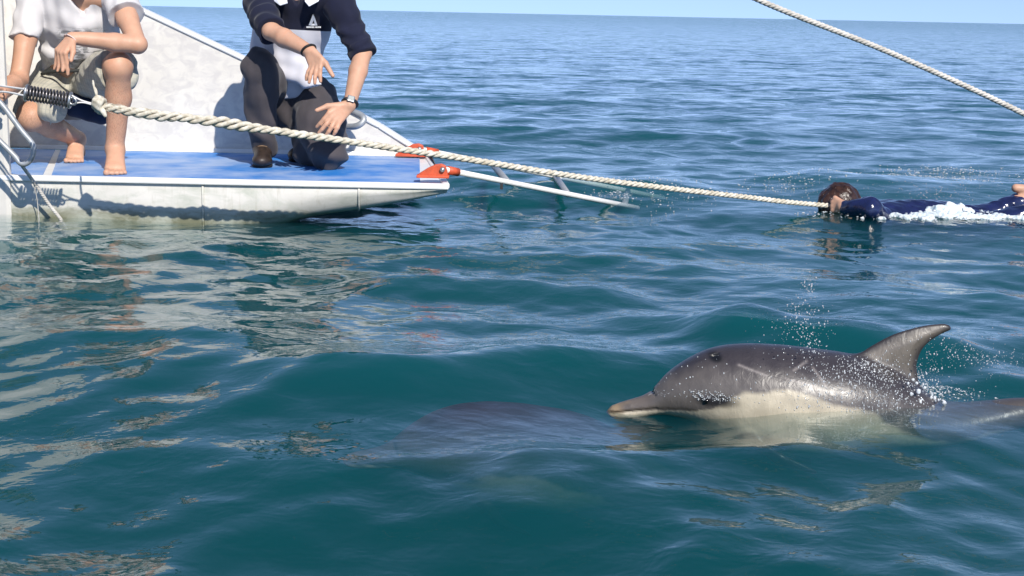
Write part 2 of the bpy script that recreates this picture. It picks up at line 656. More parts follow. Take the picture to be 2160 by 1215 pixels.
seams = [at(12, 400, YN).x, at(428, 400, YN).x, at(757, 400, YN).x, tipN.x - .004]
def hull_segment(xa, xb):
    xs = np.linspace(xa, xb, 14)
    g = .003
    rings = [hull_ring(xa + .0015, .006)] + [hull_ring(xa + .006)] + [hull_ring(x) for x in xs[1:-1]] + [hull_ring(xb - .006)] + [hull_ring(xb - .0015, .006)]
    V, F = [], []
    n = len(rings[0])
    for r in rings:
        V += [slant(p) for p in r]
    for i in range(len(rings) - 1):
        for k in range(n):
            k2 = (k + 1) % n
            F.append((i * n + k, (i + 1) * n + k, (i + 1) * n + k2, i * n + k2))
    F.append(tuple(range(n)))
    F.append(tuple((len(rings) - 1) * n + k for k in range(n - 1, -1, -1)))
    o = mesh_obj('hull_plate', V, F, M_HULL, boat, True)
    o.data.set_sharp_from_angle(angle=math.radians(35))
    return o
for a, b in zip(seams[:-1], seams[1:]):
    hull_segment(a, b)
# weld beads covering the seams
for sx in seams[1:3]:
    ring = [slant(p) for p in hull_ring(sx, -.002)][:11]
    MB().tube(ring, .0055, 6).obj('weld_seam', M_HULL, boat, True)

# deck slab, blue sheets, white strips
xl = at(-30, 372, YN).x
xlf = xl - .32
MB().hexa([(xl, YN + .01, ZD - .012), (tipN.x - .01, YN + .01, ZD - .012), (tipF.x - .01, YF, ZD - .012), (xlf, YF, ZD - .012),
           (xl, YN + .01, ZD), (tipN.x - .01, YN + .01, ZD), (tipF.x - .01, YF, ZD), (xlf, YF, ZD)]).obj('deck', M_RIM, boat)
sa, sb = at(84, 372, YN).x, at(103, 372, YN).x       # white stripe between the sheets
fa, fb = at(120, 306, YF).x, at(132, 306, YF).x
zt = ZD + .004
def sheet(n0, n1, f1, f0, name, mat, z0=ZD + .001, z1=zt):
    return MB().hexa([(n0.x, n0.y, z0), (n1.x, n1.y, z0), (f1.x, f1.y, z0), (f0.x, f0.y, z0),
                      (n0.x, n0.y, z1), (n1.x, n1.y, z1), (f1.x, f1.y, z1), (f0.x, f0.y, z1)]).obj(name, mat, boat)
yn_, yf_ = YN + .035, YF - .035
sheet(Vector((sb, yn_, 0)), Vector((tipN.x - .13, yn_, 0)), Vector((tipF.x - .05, yf_, 0)), Vector((fb, yf_, 0)), 'blue_deck_sheet', M_BLUE)
sheet(Vector((xl + .03, yn_, 0)), Vector((sa, yn_, 0)), Vector((fa, yf_, 0)), Vector((xlf + .03, yf_, 0)), 'blue_deck_sheet', M_BLUE)
# edge lip along the near side and the stern end
MB().box(((xl + tipN.x) / 2, YN - .006, ZD - .004), (tipN.x - xl, .03, .026)).obj('edge_rim', M_RIM, boat, bevel=.006)
e0, e1 = Vector((tipN.x - .012, YN + .012, ZD - .004)), Vector((tipF.x - .012, YF, ZD - .004))
ax = (e1 - e0).normalized()
MB().box((e0 + e1) / 2, ((e1 - e0).length, .03, .024), (ax, Vector((-ax.y, ax.x, 0)), Vector((0, 0, 1)))).obj('edge_rim', M_RIM, boat, bevel=.006)

# bulwark along the far side, its top sloping down to the stern
BY = YF + .02
prof = [(-7.0, 1.7)] + [(at(px, py, BY).x, at(px, py, BY).z) for px, py in ((-200, -150), (0, -110), (300, 27), (560, 150), (700, 218), (800, 270), (872, 316))]
poly = [Vector((x, BY, z)) for x, z in prof] + [Vector((tipF.x - .05, BY, ZD + .002)), Vector((-7.0, BY, ZD + .002))]
MB().prism(poly[::-1], (0, .07, 0)).obj('bulwark', M_WALL, boat, bevel=.01)
cap = [Vector((x, BY + .035, z + .010)) for x, z in prof[1:]]
for i in range(len(cap) - 1):
    d = (cap[i + 1] - cap[i])
    dn = d.normalized()
    MB().box((cap[i] + cap[i + 1]) / 2, (d.length + .004, .095, .022), (dn, Vector((0, 1, 0)), dn.cross(Vector((0, 1, 0))))).obj('bulwark_cap', M_RIM, boat, bevel=.008)
# low ledge at the foot of the bulwark
MB().box(((-2.55 + tipF.x - .16) / 2, BY - .012, ZD + .012), (tipF.x - .16 + 2.55, .02, .022)).obj('bulwark_ledge', M_RIM, boat, bevel=.004)

# main body to the left (near face at the platform's edge) with a tall white house that runs out of the frame
xb = at(20, 200, YN).x
MB().hexa([(-7, YN - .02, -.3), (xb, YN - .02, -.3), (xb - .47, YF, -.3), (-7, YF, -.3),
           (-7, YN - .02, 1.05), (xb, YN - .02, 1.05), (xb - .47, YF, 1.05), (-7, YF, 1.05)]).obj('hull_side', M_CABIN, boat, bevel=.03)
MB().hexa([(-6.5, YN + .16, 1.05), (xb - .75, YN + .16, 1.05), (xb - 1.0, YF, 1.05), (-6.5, YF, 1.05),
           (-6.5, YN + .30, 2.1), (xb - 1.05, YN + .30, 2.1), (xb - 1.3, YF, 2.1), (-6.5, YF, 2.1)]).obj('deckhouse', M_CABIN, boat, bevel=.05)
for wx in (-5.9, -5.0, -4.1):  # unseen dark panes added to break up the white house's reflection
    MB().hexa([(wx, YN + .175, 1.35), (wx + .7, YN + .175, 1.35), (wx + .7, YN + .25, 1.35), (wx, YN + .25, 1.35),
               (wx, YN + .245, 1.85), (wx + .7, YN + .245, 1.85), (wx + .7, YN + .32, 1.85), (wx, YN + .32, 1.85)]).obj('added_window', simple('dark_glass', (.02, .03, .035), .08, var=.1), boat, bevel=.01)
MB().box((-4.85, 6.95, 2.13), (3.9, 1.4, .05)).obj('roof', M_RIM, boat, bevel=.02)

# grab handle on the bulwark beside the kneeling man
hp = [at(728, 268, 7.40), at(752, 266, 7.34), at(766, 256, 7.34), at(764, 245, 7.36), at(744, 236, 7.40), at(728, 236, 7.48)]
MB().tube(smooth_pts(hp, 6), .017, 10).obj('grab_handle', M_GREYTUBE, boat, True)

# hinge brackets and the folded-down ladder
def bracket(px, py, Y, s, thick=.035):
    c = at(px, py, Y)
    prof = [(-.16, -.028), (-.155, -.018), (-.10, .018), (-.045, .045), (-.005, .050), (.025, .038), (.038, .012), (.040, -.028)]
    for dy in (-.03, .03):
        poly = [c + Vector((x * s, dy * s, z * s)) for x, z in prof]
        MB().prism(poly, (0, .014, 0)).obj('hinge_bracket', M_ORANGE, boat, bevel=.003)
    MB().box(c + Vector((-.06 * s, .007, -.033 * s)), (.22 * s, .10 * s, .012)).obj('hinge_plate', M_ORANGE, boat, bevel=.003)
    MB().tube([c + Vector((.004, -.05 * s, .012)), c + Vector((.004, .05 * s + .014, .012))], .011, 12).obj('hinge_pin', M_STEEL, boat, True)
    return c
b1 = bracket(932, 362, 6.34, .66)
b2 = bracket(884, 318, 7.42, .72)
ladder = bpy.data.objects.new('ladder', None)
COL.objects.link(ladder)
ladder.parent = boat
ladder.location = Vector((-.2, 6.9, .1)) - Vector(boat.location)
r1a, r1b = at(940, 358, 6.36), at(1345, 439, 7.35)
r2a, r2b = at(893, 316, 7.42), at(1400, 418, 8.0)
for a, b in ((r1a, r1b), (r2a, r2b)):
    MB().tube([a, a.lerp(b, .3), a.lerp(b, .65), b], .0135, 12).obj('rail', M_RAIL, ladder, True)
    MB().tube([a.lerp(b, .01), a.lerp(b, .055)], .019, 12).obj('rail_sleeve', M_ORANGE, ladder, True)
for t1, t2 in ((.29, .27), (.60, .53), (.92, .84)):
    a, b = r1a.lerp(r1b, t1), r2a.lerp(r2b, t2)
    MB().tube([a, b], .017, 10).obj('rung', M_GREYTUBE, ladder, True)
MB().box(r1a.lerp(r1b, .262) + Vector((0, -.004, -.014)), (.014, .012, .05)).obj('clip', M_DARK, ladder)

# bent bar hanging at the left with its lines
bar = [at(-18, 196, 6.02), at(10, 228, 6.02), at(45, 275, 6.02), at(66, 300, 6.02), at(71, 316, 6.02), at(66, 334, 6.02), at(54, 345, 6.02), at(42, 343, 6.02), at(28, 326, 6.02), at(-20, 278, 6.02)]
MB().tube(smooth_pts(bar, 6), [.0125] * (6 * 9 + 1), 10).obj('bent_bar', M_GREYTUBE, boat, True)
# ------------------------------------------------------------------ implicit modelling (bodies, clothes, animals as one continuous skin)
class Field:
    def __init__(self, lo, hi, h):
        self.lo = np.array(lo, dtype=np.float64)
        self.h = h
        self.n = np.ceil((np.array(hi) - self.lo) / h).astype(int) + 1
        self.d = np.full(self.n, .08, dtype=np.float32)
        self.ax = [self.lo[i] + h * np.arange(self.n[i]) for i in range(3)]
    def sub(self, lo, hi):
        s = []
        for i in range(3):
            a = int(np.clip(math.floor((lo[i] - self.lo[i]) / self.h), 0, self.n[i] - 1))
            b = int(np.clip(math.ceil((hi[i] - self.lo[i]) / self.h) + 1, a + 1, self.n[i]))
            s.append(slice(a, b))
        s = tuple(s)
        P = [self.ax[i][s[i]].astype(np.float32) for i in range(3)]
        return s, (P[0][:, None, None], P[1][None, :, None], P[2][None, None, :])
    def put(self, s, dist, k, op='add'):
        a = self.d[s]
        if op == 'cut':
            dist = -dist
            if k > 1e-6:
                hh = np.clip(.5 - .5 * (a - dist) / k, 0, 1)
                r = a + (dist - a) * hh + k * hh * (1 - hh)
            else:
                r = np.maximum(a, dist)
        else:
            if k > 1e-6:
                hh = np.clip(.5 + .5 * (a - dist) / k, 0, 1)
                r = a + (dist - a) * hh - k * hh * (1 - hh)
            else:
                r = np.minimum(a, dist)
        self.d[s] = r
    def cone(self, a, b, ra, rb, k=.015, n=None, sq=1.0, op='add', flat=False):
        """tapered limb from a to b; n, sq: squash its section to sq times along n"""
        a, b = np.array(a, float), np.array(b, float)
        mg = max(ra, rb) * max(1, sq) + k + 2 * self.h + .01
        s, (X, Y, Z) = self.sub(np.minimum(a, b) - mg, np.maximum(a, b) + mg)
        ba = b - a
        L2 = float(ba @ ba) + 1e-12
        px, py, pz = X - a[0], Y - a[1], Z - a[2]
        t = (px * ba[0] + py * ba[1] + pz * ba[2]) / L2
        tc = np.clip(t, 0, 1)
        qx, qy, qz = px - tc * ba[0], py - tc * ba[1], pz - tc * ba[2]
        if n is not None:
            n = np.array(n, float)
            n = n - ba * (n @ ba) / L2
            n /= np.linalg.norm(n)
            w = qx * n[0] + qy * n[1] + qz * n[2]
            f = (1 / sq - 1) * w
            qx, qy, qz = qx + f * n[0], qy + f * n[1], qz + f * n[2]
        d = np.sqrt(qx * qx + qy * qy + qz * qz) - (ra + (rb - ra) * tc)
        if n is not None and sq < 1:
            d = d * (.5 + .5 * sq)
        if flat:
            L = math.sqrt(L2)
            d = np.maximum(d, np.maximum(-t * L, (t - 1) * L))
        self.put(s, d.astype(np.float32), k, op)
        return self
    def ell(self, c, r, R=None, k=.015, op='add'):
        c = np.array(c, float)
        r = np.array(r, float)
        mg = r.max() + k + 2 * self.h + .01
        s, (X, Y, Z) = self.sub(c - mg, c + mg)
        p = [X - c[0], Y - c[1], Z - c[2]]
        if R is not None:
            R = np.array(R)        # columns are the ellipsoid's axes
            p = [p[0] * R[0, i] + p[1] * R[1, i] + p[2] * R[2, i] for i in range(3)]
        e = np.sqrt((p[0] / r[0]) ** 2 + (p[1] / r[1]) ** 2 + (p[2] / r[2]) ** 2) + 1e-6
        g = np.sqrt((p[0] / r[0] ** 2) ** 2 + (p[1] / r[1] ** 2) ** 2 + (p[2] / r[2] ** 2) ** 2) + 1e-6
        d = np.where(e > .35, e * (e - 1) / g, -r.min())
        self.put(s, d.astype(np.float32), k, op)
        return self
    def chain(self, pts, rad, k=.015, **kw):
        for i in range(len(pts) - 1):
            self.cone(pts[i], pts[i + 1], rad[i], rad[i + 1], k, **kw)
        return self
    def halfspace_cut(self, p, n):
        """remove everything on the side n points to"""
        X, Y, Z = self.ax[0][:, None, None], self.ax[1][None, :, None], self.ax[2][None, None, :]
        d = (X - p[0]) * n[0] + (Y - p[1]) * n[1] + (Z - p[2]) * n[2]
        self.d = np.maximum(self.d, d.astype(np.float32))
        return self
    def wrinkle(self, fn):
        X, Y, Z = np.meshgrid(*[a.astype(np.float32) for a in self.ax], indexing='ij', sparse=True)
        m = np.abs(self.d) < .03
        self.d = np.where(m, self.d + fn(X, Y, Z).astype(np.float32), self.d)
        return self
    def mesh(self):
        d = self.d
        d[0], d[-1] = np.maximum(d[0], .001), np.maximum(d[-1], .001)
        d[:, 0], d[:, -1] = np.maximum(d[:, 0], .001), np.maximum(d[:, -1], .001)
        d[:, :, 0], d[:, :, -1] = np.maximum(d[:, :, 0], .001), np.maximum(d[:, :, -1], .001)
        ins = d < 0
        c = np.zeros(tuple(np.array(d.shape) - 1), dtype=np.uint8)
        for i in (0, 1):
            for j in (0, 1):
                for k in (0, 1):
                    c += ins[i:d.shape[0] - 1 + i, j:d.shape[1] - 1 + j, k:d.shape[2] - 1 + k]
        cell = (c > 0) & (c < 8)
        ci = np.argwhere(cell)
        ids = np.full(cell.shape, -1, dtype=np.int32)
        ids[tuple(ci.T)] = np.arange(len(ci))
        acc = np.zeros((len(ci), 3))
        cnt = np.zeros(len(ci))
        corners = [(i, j, k) for i in (0, 1) for j in (0, 1) for k in (0, 1)]
        val = {q: d[ci[:, 0] + q[0], ci[:, 1] + q[1], ci[:, 2] + q[2]].astype(np.float64) for q in corners}
        for q in corners:
            for a in range(3):
                if q[a]:
                    continue
                q2 = list(q)
                q2[a] = 1
                q2 = tuple(q2)
                v0, v1 = val[q], val[q2]
                x = (v0 < 0) != (v1 < 0)
                t = np.where(x, v0 / np.where(np.abs(v0 - v1) < 1e-9, 1, v0 - v1), 0)
                p = np.array(q, float)[None, :].repeat(len(ci), 0)
                p[:, a] = t
                acc += np.where(x[:, None], p, 0)
                cnt += x
        V = self.lo + self.h * (ci + acc / np.maximum(cnt, 1)[:, None])
        F = []
        for a in range(3):
            b, c2 = (a + 1) % 3, (a + 2) % 3
            s0 = [slice(None)] * 3
            s1 = [slice(None)] * 3
            s0[a] = slice(0, -1)
            s1[a] = slice(1, None)
            x = ins[tuple(s0)] != ins[tuple(s1)]
            e = np.argwhere(x)
            e = e[(e[:, b] > 0) & (e[:, c2] > 0) & (e[:, b] < d.shape[b] - 1) & (e[:, c2] < d.shape[c2] - 1)]
            flip = ins[tuple(s0)][tuple(e.T)]
            def idx(db, dc):
                g = e.copy()
                g[:, b] += db
                g[:, c2] += dc
                return ids[tuple(g.T)]
            q = np.stack([idx(-1, -1), idx(0, -1), idx(0, 0), idx(-1, 0)], -1)
            q = np.where(flip[:, None], q, q[:, ::-1])
            F.append(q)
        F = np.concatenate(F)
        return V, F[(F >= 0).all(1)]

def vnoise(X, Y, Z, seed=0, n=7):
    """cheap smooth noise from a few warped sines (about -1..1); unit feature size"""
    r = np.random.default_rng(seed)
    s = 0
    for i in range(n):
        v = r.normal(0, 1, 3)
        v /= np.linalg.norm(v)
        f = r.uniform(3, 8)
        s = s + np.sin(f * (v[0] * X + v[1] * Y + v[2] * Z) + r.uniform(0, 6.28))
    return s / math.sqrt(n)
# ------------------------------------------------------------------ dolphins
DY = 3.45
DX0 = at(1640, 860, DY).x
def duv(px, py):
    p = at(px, py, DY)
    return p.x - DX0, p.z
TOP = [(1281, 866), (1290, 855), (1320, 845), (1350, 837), (1372, 829), (1384, 814), (1404, 790), (1428, 772), (1458, 754), (1492, 738), (1530, 729), (1580, 726), (1650, 729), (1720, 737), (1780, 745), (1830, 757), (1880, 778), (1920, 803), (1955, 828), (1990, 846), (2030, 852), (2080, 847), (2150, 840), (2240, 842), (2330, 848), (2400, 854)]
BOT = [(1281, 872), (1290, 882), (1320, 885), (1350, 881), (1372, 876), (1404, 872), (1450, 882), (1500, 905), (1560, 930), (1640, 955), (1720, 962), (1800, 955), (1885, 945), (1960, 940), (2040, 928), (2120, 908), (2220, 886), (2330, 872), (2400, 866)]
WID = [(1281, .008), (1290, .015), (1320, .021), (1350, .025), (1380, .033), (1410, .055), (1450, .080), (1500, .100), (1580, .122), (1660, .134), (1760, .135), (1880, .115), (1980, .088), (2080, .060), (2200, .034), (2330, .022), (2400, .018)]
FIN = [(1790, 762), (1812, 748), (1832, 734), (1856, 720), (1884, 706), (1914, 696), (1946, 688), (1976, 684), (1996, 684), (2005, 689), (2004, 696), (1990, 702), (1972, 712), (1956, 724), (1944, 738), (1937, 754), (1933, 772), (1936, 800), (1930, 830), (1850, 830)]

def poly_sd(poly, U, V):
    P = np.array(poly)
    d = np.full(np.broadcast(U, V).shape, 1e9)
    sgn = np.ones_like(d)
    n = len(P)
    for i in range(n):
        a, b = P[i], P[(i + 1) % n]
        e = b - a
        wx, wy = U - a[0], V - a[1]
        t = np.clip((wx * e[0] + wy * e[1]) / (e @ e), 0, 1)
        d = np.minimum(d, (wx - e[0] * t) ** 2 + (wy - e[1] * t) ** 2)
        c1 = V >= a[1]
        c2 = V < b[1]
        c3 = e[0] * wy > e[1] * wx
        f = (c1 & c2 & c3) | (~c1 & ~c2 & ~c3)
        sgn = np.where(f, -sgn, sgn)
    return sgn * np.sqrt(d)

def dolphin_mesh(h=.0045, fin=1.0, blow=True):
    tu, tv = zip(*[duv(*p) for p in TOP])
    bu, bv = zip(*[duv(*p) for p in BOT])
    wu = [duv(p, 860)[0] for p, _ in WID]
    wv = [w for _, w in WID]
    u0_, u1_ = tu[0], tu[-1]
    F = Field((u0_ - .03, -.30, -.26), (u1_ + .22, .30, .24), h)
    U = F.ax[0]
    uu = np.clip(U, u0_ + .0005, u1_)
    def sm(x, y):
        # smooth interpolation (monotone resample then box blur)
        xs = np.linspace(u0_, u1_, 700)
        ys = np.interp(xs, x, y)
        k = 17
        yp = np.pad(ys, k, mode='edge')
        yb = np.convolve(yp, np.hanning(2 * k + 1) / np.hanning(2 * k + 1).sum(), 'valid')
        w = np.clip((xs - u0_) / .05, 0, 1)
        ys = ys * (1 - w) + yb * w
        return np.interp(uu, xs, ys)
    top, bot, wid = sm(tu, tv), sm(bu, bv), sm(wu, wv)
    c = ((top + bot) / 2)[:, None, None]
    a = np.maximum((top - bot) / 2, .002)[:, None, None]
    b = wid[:, None, None]
    Wd = F.ax[1][None, :, None]
    Vv = F.ax[2][None, None, :]
    over = np.maximum(np.maximum(u0_ - U, U - u1_), 0)[:, None, None]
    q = np.sqrt(((Vv - c) / a) ** 2 + (Wd / b) ** 2) + 1e-6
    g = np.sqrt(((Vv - c) / a ** 2) ** 2 + (Wd / b ** 2) ** 2) + 1e-6
    d = np.where(q > .3, q * (q - 1) / g, -np.minimum(a, b)) + over
    F.d = np.minimum(.08, d).astype(np.float32)
    # mouth line groove along the beak
    ml = [duv(*p) for p in ((1276, 869), (1300, 868), (1340, 862), (1380, 856), (1410, 853), (1440, 850), (1462, 852))]
    for i in range(len(ml) - 1):
        for s in (-1, 1):
            wA = np.interp(ml[i][0], wu, wv) * s
            wB = np.interp(ml[i + 1][0], wu, wv) * s
            F.cone((ml[i][0], wA * 1.01, ml[i][1]), (ml[i + 1][0], wB * 1.01, ml[i + 1][1]), .0042, .0042, .002, op='cut')
    F.cone((ml[0][0] - .01, 0, ml[0][1] - .001), (ml[0][0] + .003, 0, ml[0][1] - .001), .0018, .0018, .002, op='cut')
    # crease between beak and melon
    cu, cv = duv(1374, 828)
    for s in (-1, 1):
        F.cone((cu, 0, cv + .005), (cu + .010, s * .022, cv - .004), .004, .003, .008, op='cut')
    # blowhole, turned a little to the near side
    hu, hv = duv(1504, 745)
    if blow:
        F.ell((hu, -.032, hv + .002), (.015, .005, .006), None, .004, op='cut')
    # eyes
    eu, ev = duv(1482, 823)
    for s in (-1, 1):
        we = np.interp(eu, wu, wv)
        F.ell((eu, s * (we - .004), ev), (.012, .007, .008), None, .008)
    # dorsal fin
    fp = [duv(*p) for p in FIN]
    if fin < 1:
        base = duv(1815, 770)[1]
        fp = [(u, base + (v - base) * (fin if v > base else 1)) for u, v in fp]
    fp = [(p.x, p.z) for p in smooth_pts([(u, 0, v) for u, v in fp + fp[:1]], 4)][:-1]
    su, sv = [p[0] for p in fp], [p[1] for p in fp]
    s, (X, Y, Z) = F.sub((min(su) - .04, -.06, min(sv) - .04), (max(su) + .04, .06, max(sv) + .04))
    sd = poly_sd(fp, X[:, 0, :].astype(float) + 0 * Z[0], Z[0].astype(float) + 0 * X[:, 0, :])[:, None, :]
    th = np.clip(-sd * .42, 0, .0125) + .0035
    dd = np.maximum(sd, np.abs(Y) - th)
    F.put(s, dd.astype(np.float32), .022)
    # flippers and flukes
    pu, pv = duv(1555, 905)
    for s in (-1, 1):
        F.cone((pu, s * .060, pv + .012), (pu + .09, s * .112, pv - .042), .036, .028, .02, n=(0, .55, .8), sq=.38)
        F.cone((pu + .09, s * .112, pv - .042), (pu + .17, s * .128, pv - .066), .028, .010, .01, n=(0, .55, .8), sq=.38)
    tu1, tv1 = u1_, (top[-1] + bot[-1]) / 2
    ku = duv(2380, 890)[0]
    for s in (-1, 1):
        F.cone((ku, 0, .008), (ku + .10, s * .15, .0), .05, .03, .02, n=(0, 0, 1), sq=.22)
        F.cone((ku + .10, s * .15, .0), (ku + .16, s * .25, -.01), .03, .008, .01, n=(0, 0, 1), sq=.25)
    V, Q = F.mesh()
    # pigment from position on the body
    u, w, v = V[:, 0], V[:, 1], V[:, 2]
    ut = np.clip(u, u0_, u1_)
    def pxu(px):
        return duv(px, 860)[0]
    nz = vnoise(V[:, 0] * 9, V[:, 1] * 9, V[:, 2] * 9, 3) * .006 + vnoise(V[:, 0] * 40, V[:, 1] * 40, V[:, 2] * 40, 4) * .0025
    pe = [duv(*p) for p in ((1270, 869), (1300, 868), (1350, 861), (1400, 856), (1450, 852), (1490, 842), (1520, 826), (1550, 810), (1590, 805), (1640, 805), (1690, 813), (1740, 827), (1790, 842), (1830, 860), (1900, 895), (2000, 915), (2100, 905), (2400, 893))]
    edge = np.interp(ut, [p[0] for p in pe], [p[1] for p in pe])
    soft = np.interp(ut, [pxu(1450), pxu(1540), pxu(1800)], [.002, .010, .014])
    belly = np.clip((edge + nz * np.interp(ut, [pxu(1450), pxu(1560)], [.15, 1]) - v) / soft + .5, 0, 1)[:, None]
    cape = np.array((.040, .034, .037))
    flank = np.array((.115, .100, .090))
    cream = np.array((.47, .41, .305))
    # dark cape on the back, greyer flank below it and on the head side
    ce = np.interp(ut, [pxu(p) for p in (1281, 1372, 1400, 1500, 1650, 1760, 1860, 2000, 2400)], [.06, .06, .08, .10, .095, .05, .03, .03, .05])
    capef = np.clip((v - ce + nz * 1.5) / .045 + .5, 0, 1)[:, None]
    col = flank * (1 - capef) + cape * capef
    rear = np.clip((ut - pxu(1740)) / .12, 0, 1)[:, None]
    col = col * (1 - .45 * rear) + np.array((.040, .035, .036)) * .45 * rear
    # beak: darker upper jaw, tan tip
    bk = np.clip((pxu(1380) - ut) / .02, 0, 1)[:, None]
    col = col * (1 - bk) + np.array((.115, .096, .084)) * bk
    col = col * (1 - belly) + (cream * (1 + .10 * vnoise(V[:, 0] * 14, V[:, 1] * 14, V[:, 2] * 14, 9))[:, None]) * belly
    grey_low = (np.clip((pxu(1470) - ut) / .05, 0, 1)[:, None]) * belly
    col = col * (1 - .35 * grey_low) + np.array((.42, .38, .31)) * .35 * grey_low
    tip = np.clip((pxu(1312) - ut + nz * 2) / .02, 0, 1)[:, None]
    col = col * (1 - tip * .7) + np.array((.30, .21, .12)) * tip * .7
    # dark lip line, eye patch, flipper stripe, blowhole
    mlv = np.interp(ut, [p[0] for p in ml], [p[1] for p in ml])
    lip = np.exp(-((v - mlv - .0035) / .0028) ** 2)[:, None] * (ut < pxu(1465))[:, None]
    col = col * (1 - .8 * lip) + np.array((.05, .04, .03)) * .8 * lip
    ep = np.exp(-(((u - eu - .022) / .050) ** 2 + ((v - ev + .002) / .016) ** 2) ** 2)[:, None]
    col = col * (1 - .93 * ep) + np.array((.012, .011, .013)) * .93 * ep
    bh = float(blow) * np.exp(-(((u - hu) / .017) ** 2 + ((v - hv) / .0095) ** 2) ** 2)[:, None] * (w < 0)[:, None]
    col = col * (1 - bh) + np.array((.004, .004, .004)) * bh
    # fin: brownish grey centre, dark rim
    sdp = poly_sd(fp, u, v)
    fm = (np.clip((v - np.interp(ut, tu, tv)) / .02, 0, 1) * (sdp < .01))[:, None]
    rim = np.clip((-sdp - .004 + nz * .6) / .014, 0, 1)[:, None]
    fc = np.array((.035, .030, .030)) * (1 - rim) + (np.array((.125, .108, .090)) * (1 + .22 * vnoise(V[:, 0] * 11, V[:, 1] * 11, V[:, 2] * 11, 21))[:, None]) * rim
    tipf = np.clip((u - pxu(1972)) / .02, 0, 1)[:, None]
    fc = fc * (1 - .8 * tipf) + np.array((.02, .018, .018)) * .8 * tipf
    col = col * (1 - fm) + fc * fm
    # flippers are dark on both sides
    for s in (-1, 1):
        ch_ = [np.array((pu + .02, s * .085, pv - .005)), np.array((pu + .09, s * .112, pv - .042)), np.array((pu + .17, s * .128, pv - .066))]
        dmin = np.full(len(V), 9.0)
        for a_, b_ in zip(ch_[:-1], ch_[1:]):
            e = b_ - a_
            t = np.clip(((V - a_) @ e) / (e @ e), 0, 1)
            dmin = np.minimum(dmin, np.linalg.norm(V - a_ - t[:, None] * e, axis=1))
        ff = np.clip((.040 - dmin) / .010, 0, 1)[:, None]
        col = col * (1 - ff) + np.array((.022, .020, .022)) * ff
    # scratches
    for (ax_, ay_, bx_, by_, wd_) in ((1548, 754, 1602, 771, .0016), (1660, 762, 1690, 748, .0016), (1640, 776, 1700, 790, .0012), (1700, 758, 1722, 790, .0014)) if blow else ():
        a_, b_ = np.array(duv(ax_, ay_)), np.array(duv(bx_, by_))
        e = b_ - a_
        t = np.clip(((u - a_[0]) * e[0] + (v - a_[1]) * e[1]) / (e @ e), 0, 1)
        ds = np.hypot(u - a_[0] - e[0] * t, v - a_[1] - e[1] * t)
        sc = (np.exp(-(ds / wd_ / 1.6) ** 2) * (w < 0))[:, None]
        col = col * (1 - .5 * sc) + np.array((.34, .30, .28)) * .5 * sc
    return V, Q, np.clip(col, 0, 1), (eu, ev, float(np.interp(eu, wu, wv)))

def dolphin_skin(nm='wet_dolphin_skin', spec=.5):
    t = NT(nm)
    ca = t.n('ShaderNodeVertexColor', layer_name='pigment')
    c = t.coord()
    n = t.noise(c, 26, 4, .6)
    col = t.mix(.35, ca.outputs[0], t.ramp(n, [(.3, .72), (.7, 1.25)]), 'MULTIPLY')
    drip = t.noise(t.mapping(c, (1.0, 1.0, .45)), 55, 3, .6, .6)
    b = t.bump(drip, .42, .0038)
    t.bsdf(col, t.ramp(n, [(.25, .30), (.75, .48)]), 0, spec, b, coat=.10 if spec > .3 else 0)
    return t.m
M_DOL = dolphin_skin()
M_DOLU = dolphin_skin('submerged_dolphin_skin', .04)
M_EYE = simple('dark_eye', (.008, .006, .006), .08)

dolphin = thing('dolphin', 'wet grey dolphin breaking the surface with raised dorsal fin and cream belly patch', 'dolphin', (DX0, DY, 0), 'dolphins swimming beside the boat')
dv, dq, dc, (eu, ev, ew) = dolphin_mesh(.0042)
DV = dv + np.array((DX0, DY, 0))
mesh_obj('body', DV, dq, M_DOL, dolphin, True, col=dc)
for s in (-1, 1):
    MB().ball((DX0 + eu - .002, DY + s * (ew + .004), ev - .001), (.006, .0045, .005), 12, 8).obj('eye', M_EYE, dolphin, True)

def swim(label, loc, yaw, roll, pitch, sc, mesh):
    o = thing('dolphin', label, 'dolphin', loc, 'dolphins swimming beside the boat')
    R = Matrix.Rotation(yaw, 3, 'Z') @ Matrix.Rotation(pitch, 3, 'Y') @ Matrix.Rotation(roll, 3, 'X')
    V = (np.array(R) @ (mesh[0] * sc).T).T + np.array(loc)
    mesh_obj('body', V, mesh[1], M_DOLU, o, True, col=mesh[2])
    e = mesh[3]
    for s in (-1, 1):
        p = R @ (Vector((e[0] - .002, s * (e[2] + .004), e[1])) * sc) + Vector(loc)
        MB().ball(p, .008 * sc, 10, 6).obj('eye', M_EYE, o, True)
    return o
dm2 = dolphin_mesh(.0065, .45, False)
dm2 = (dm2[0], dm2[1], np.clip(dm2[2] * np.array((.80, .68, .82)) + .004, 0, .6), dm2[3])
p2 = at(1030, 893, 3.40)
swim('dark dolphin gliding just under the surface ahead of the surfaced one', (p2.x + .05, p2.y + .02, -.150), math.radians(24), math.radians(30), math.radians(9), 1.0, dm2)
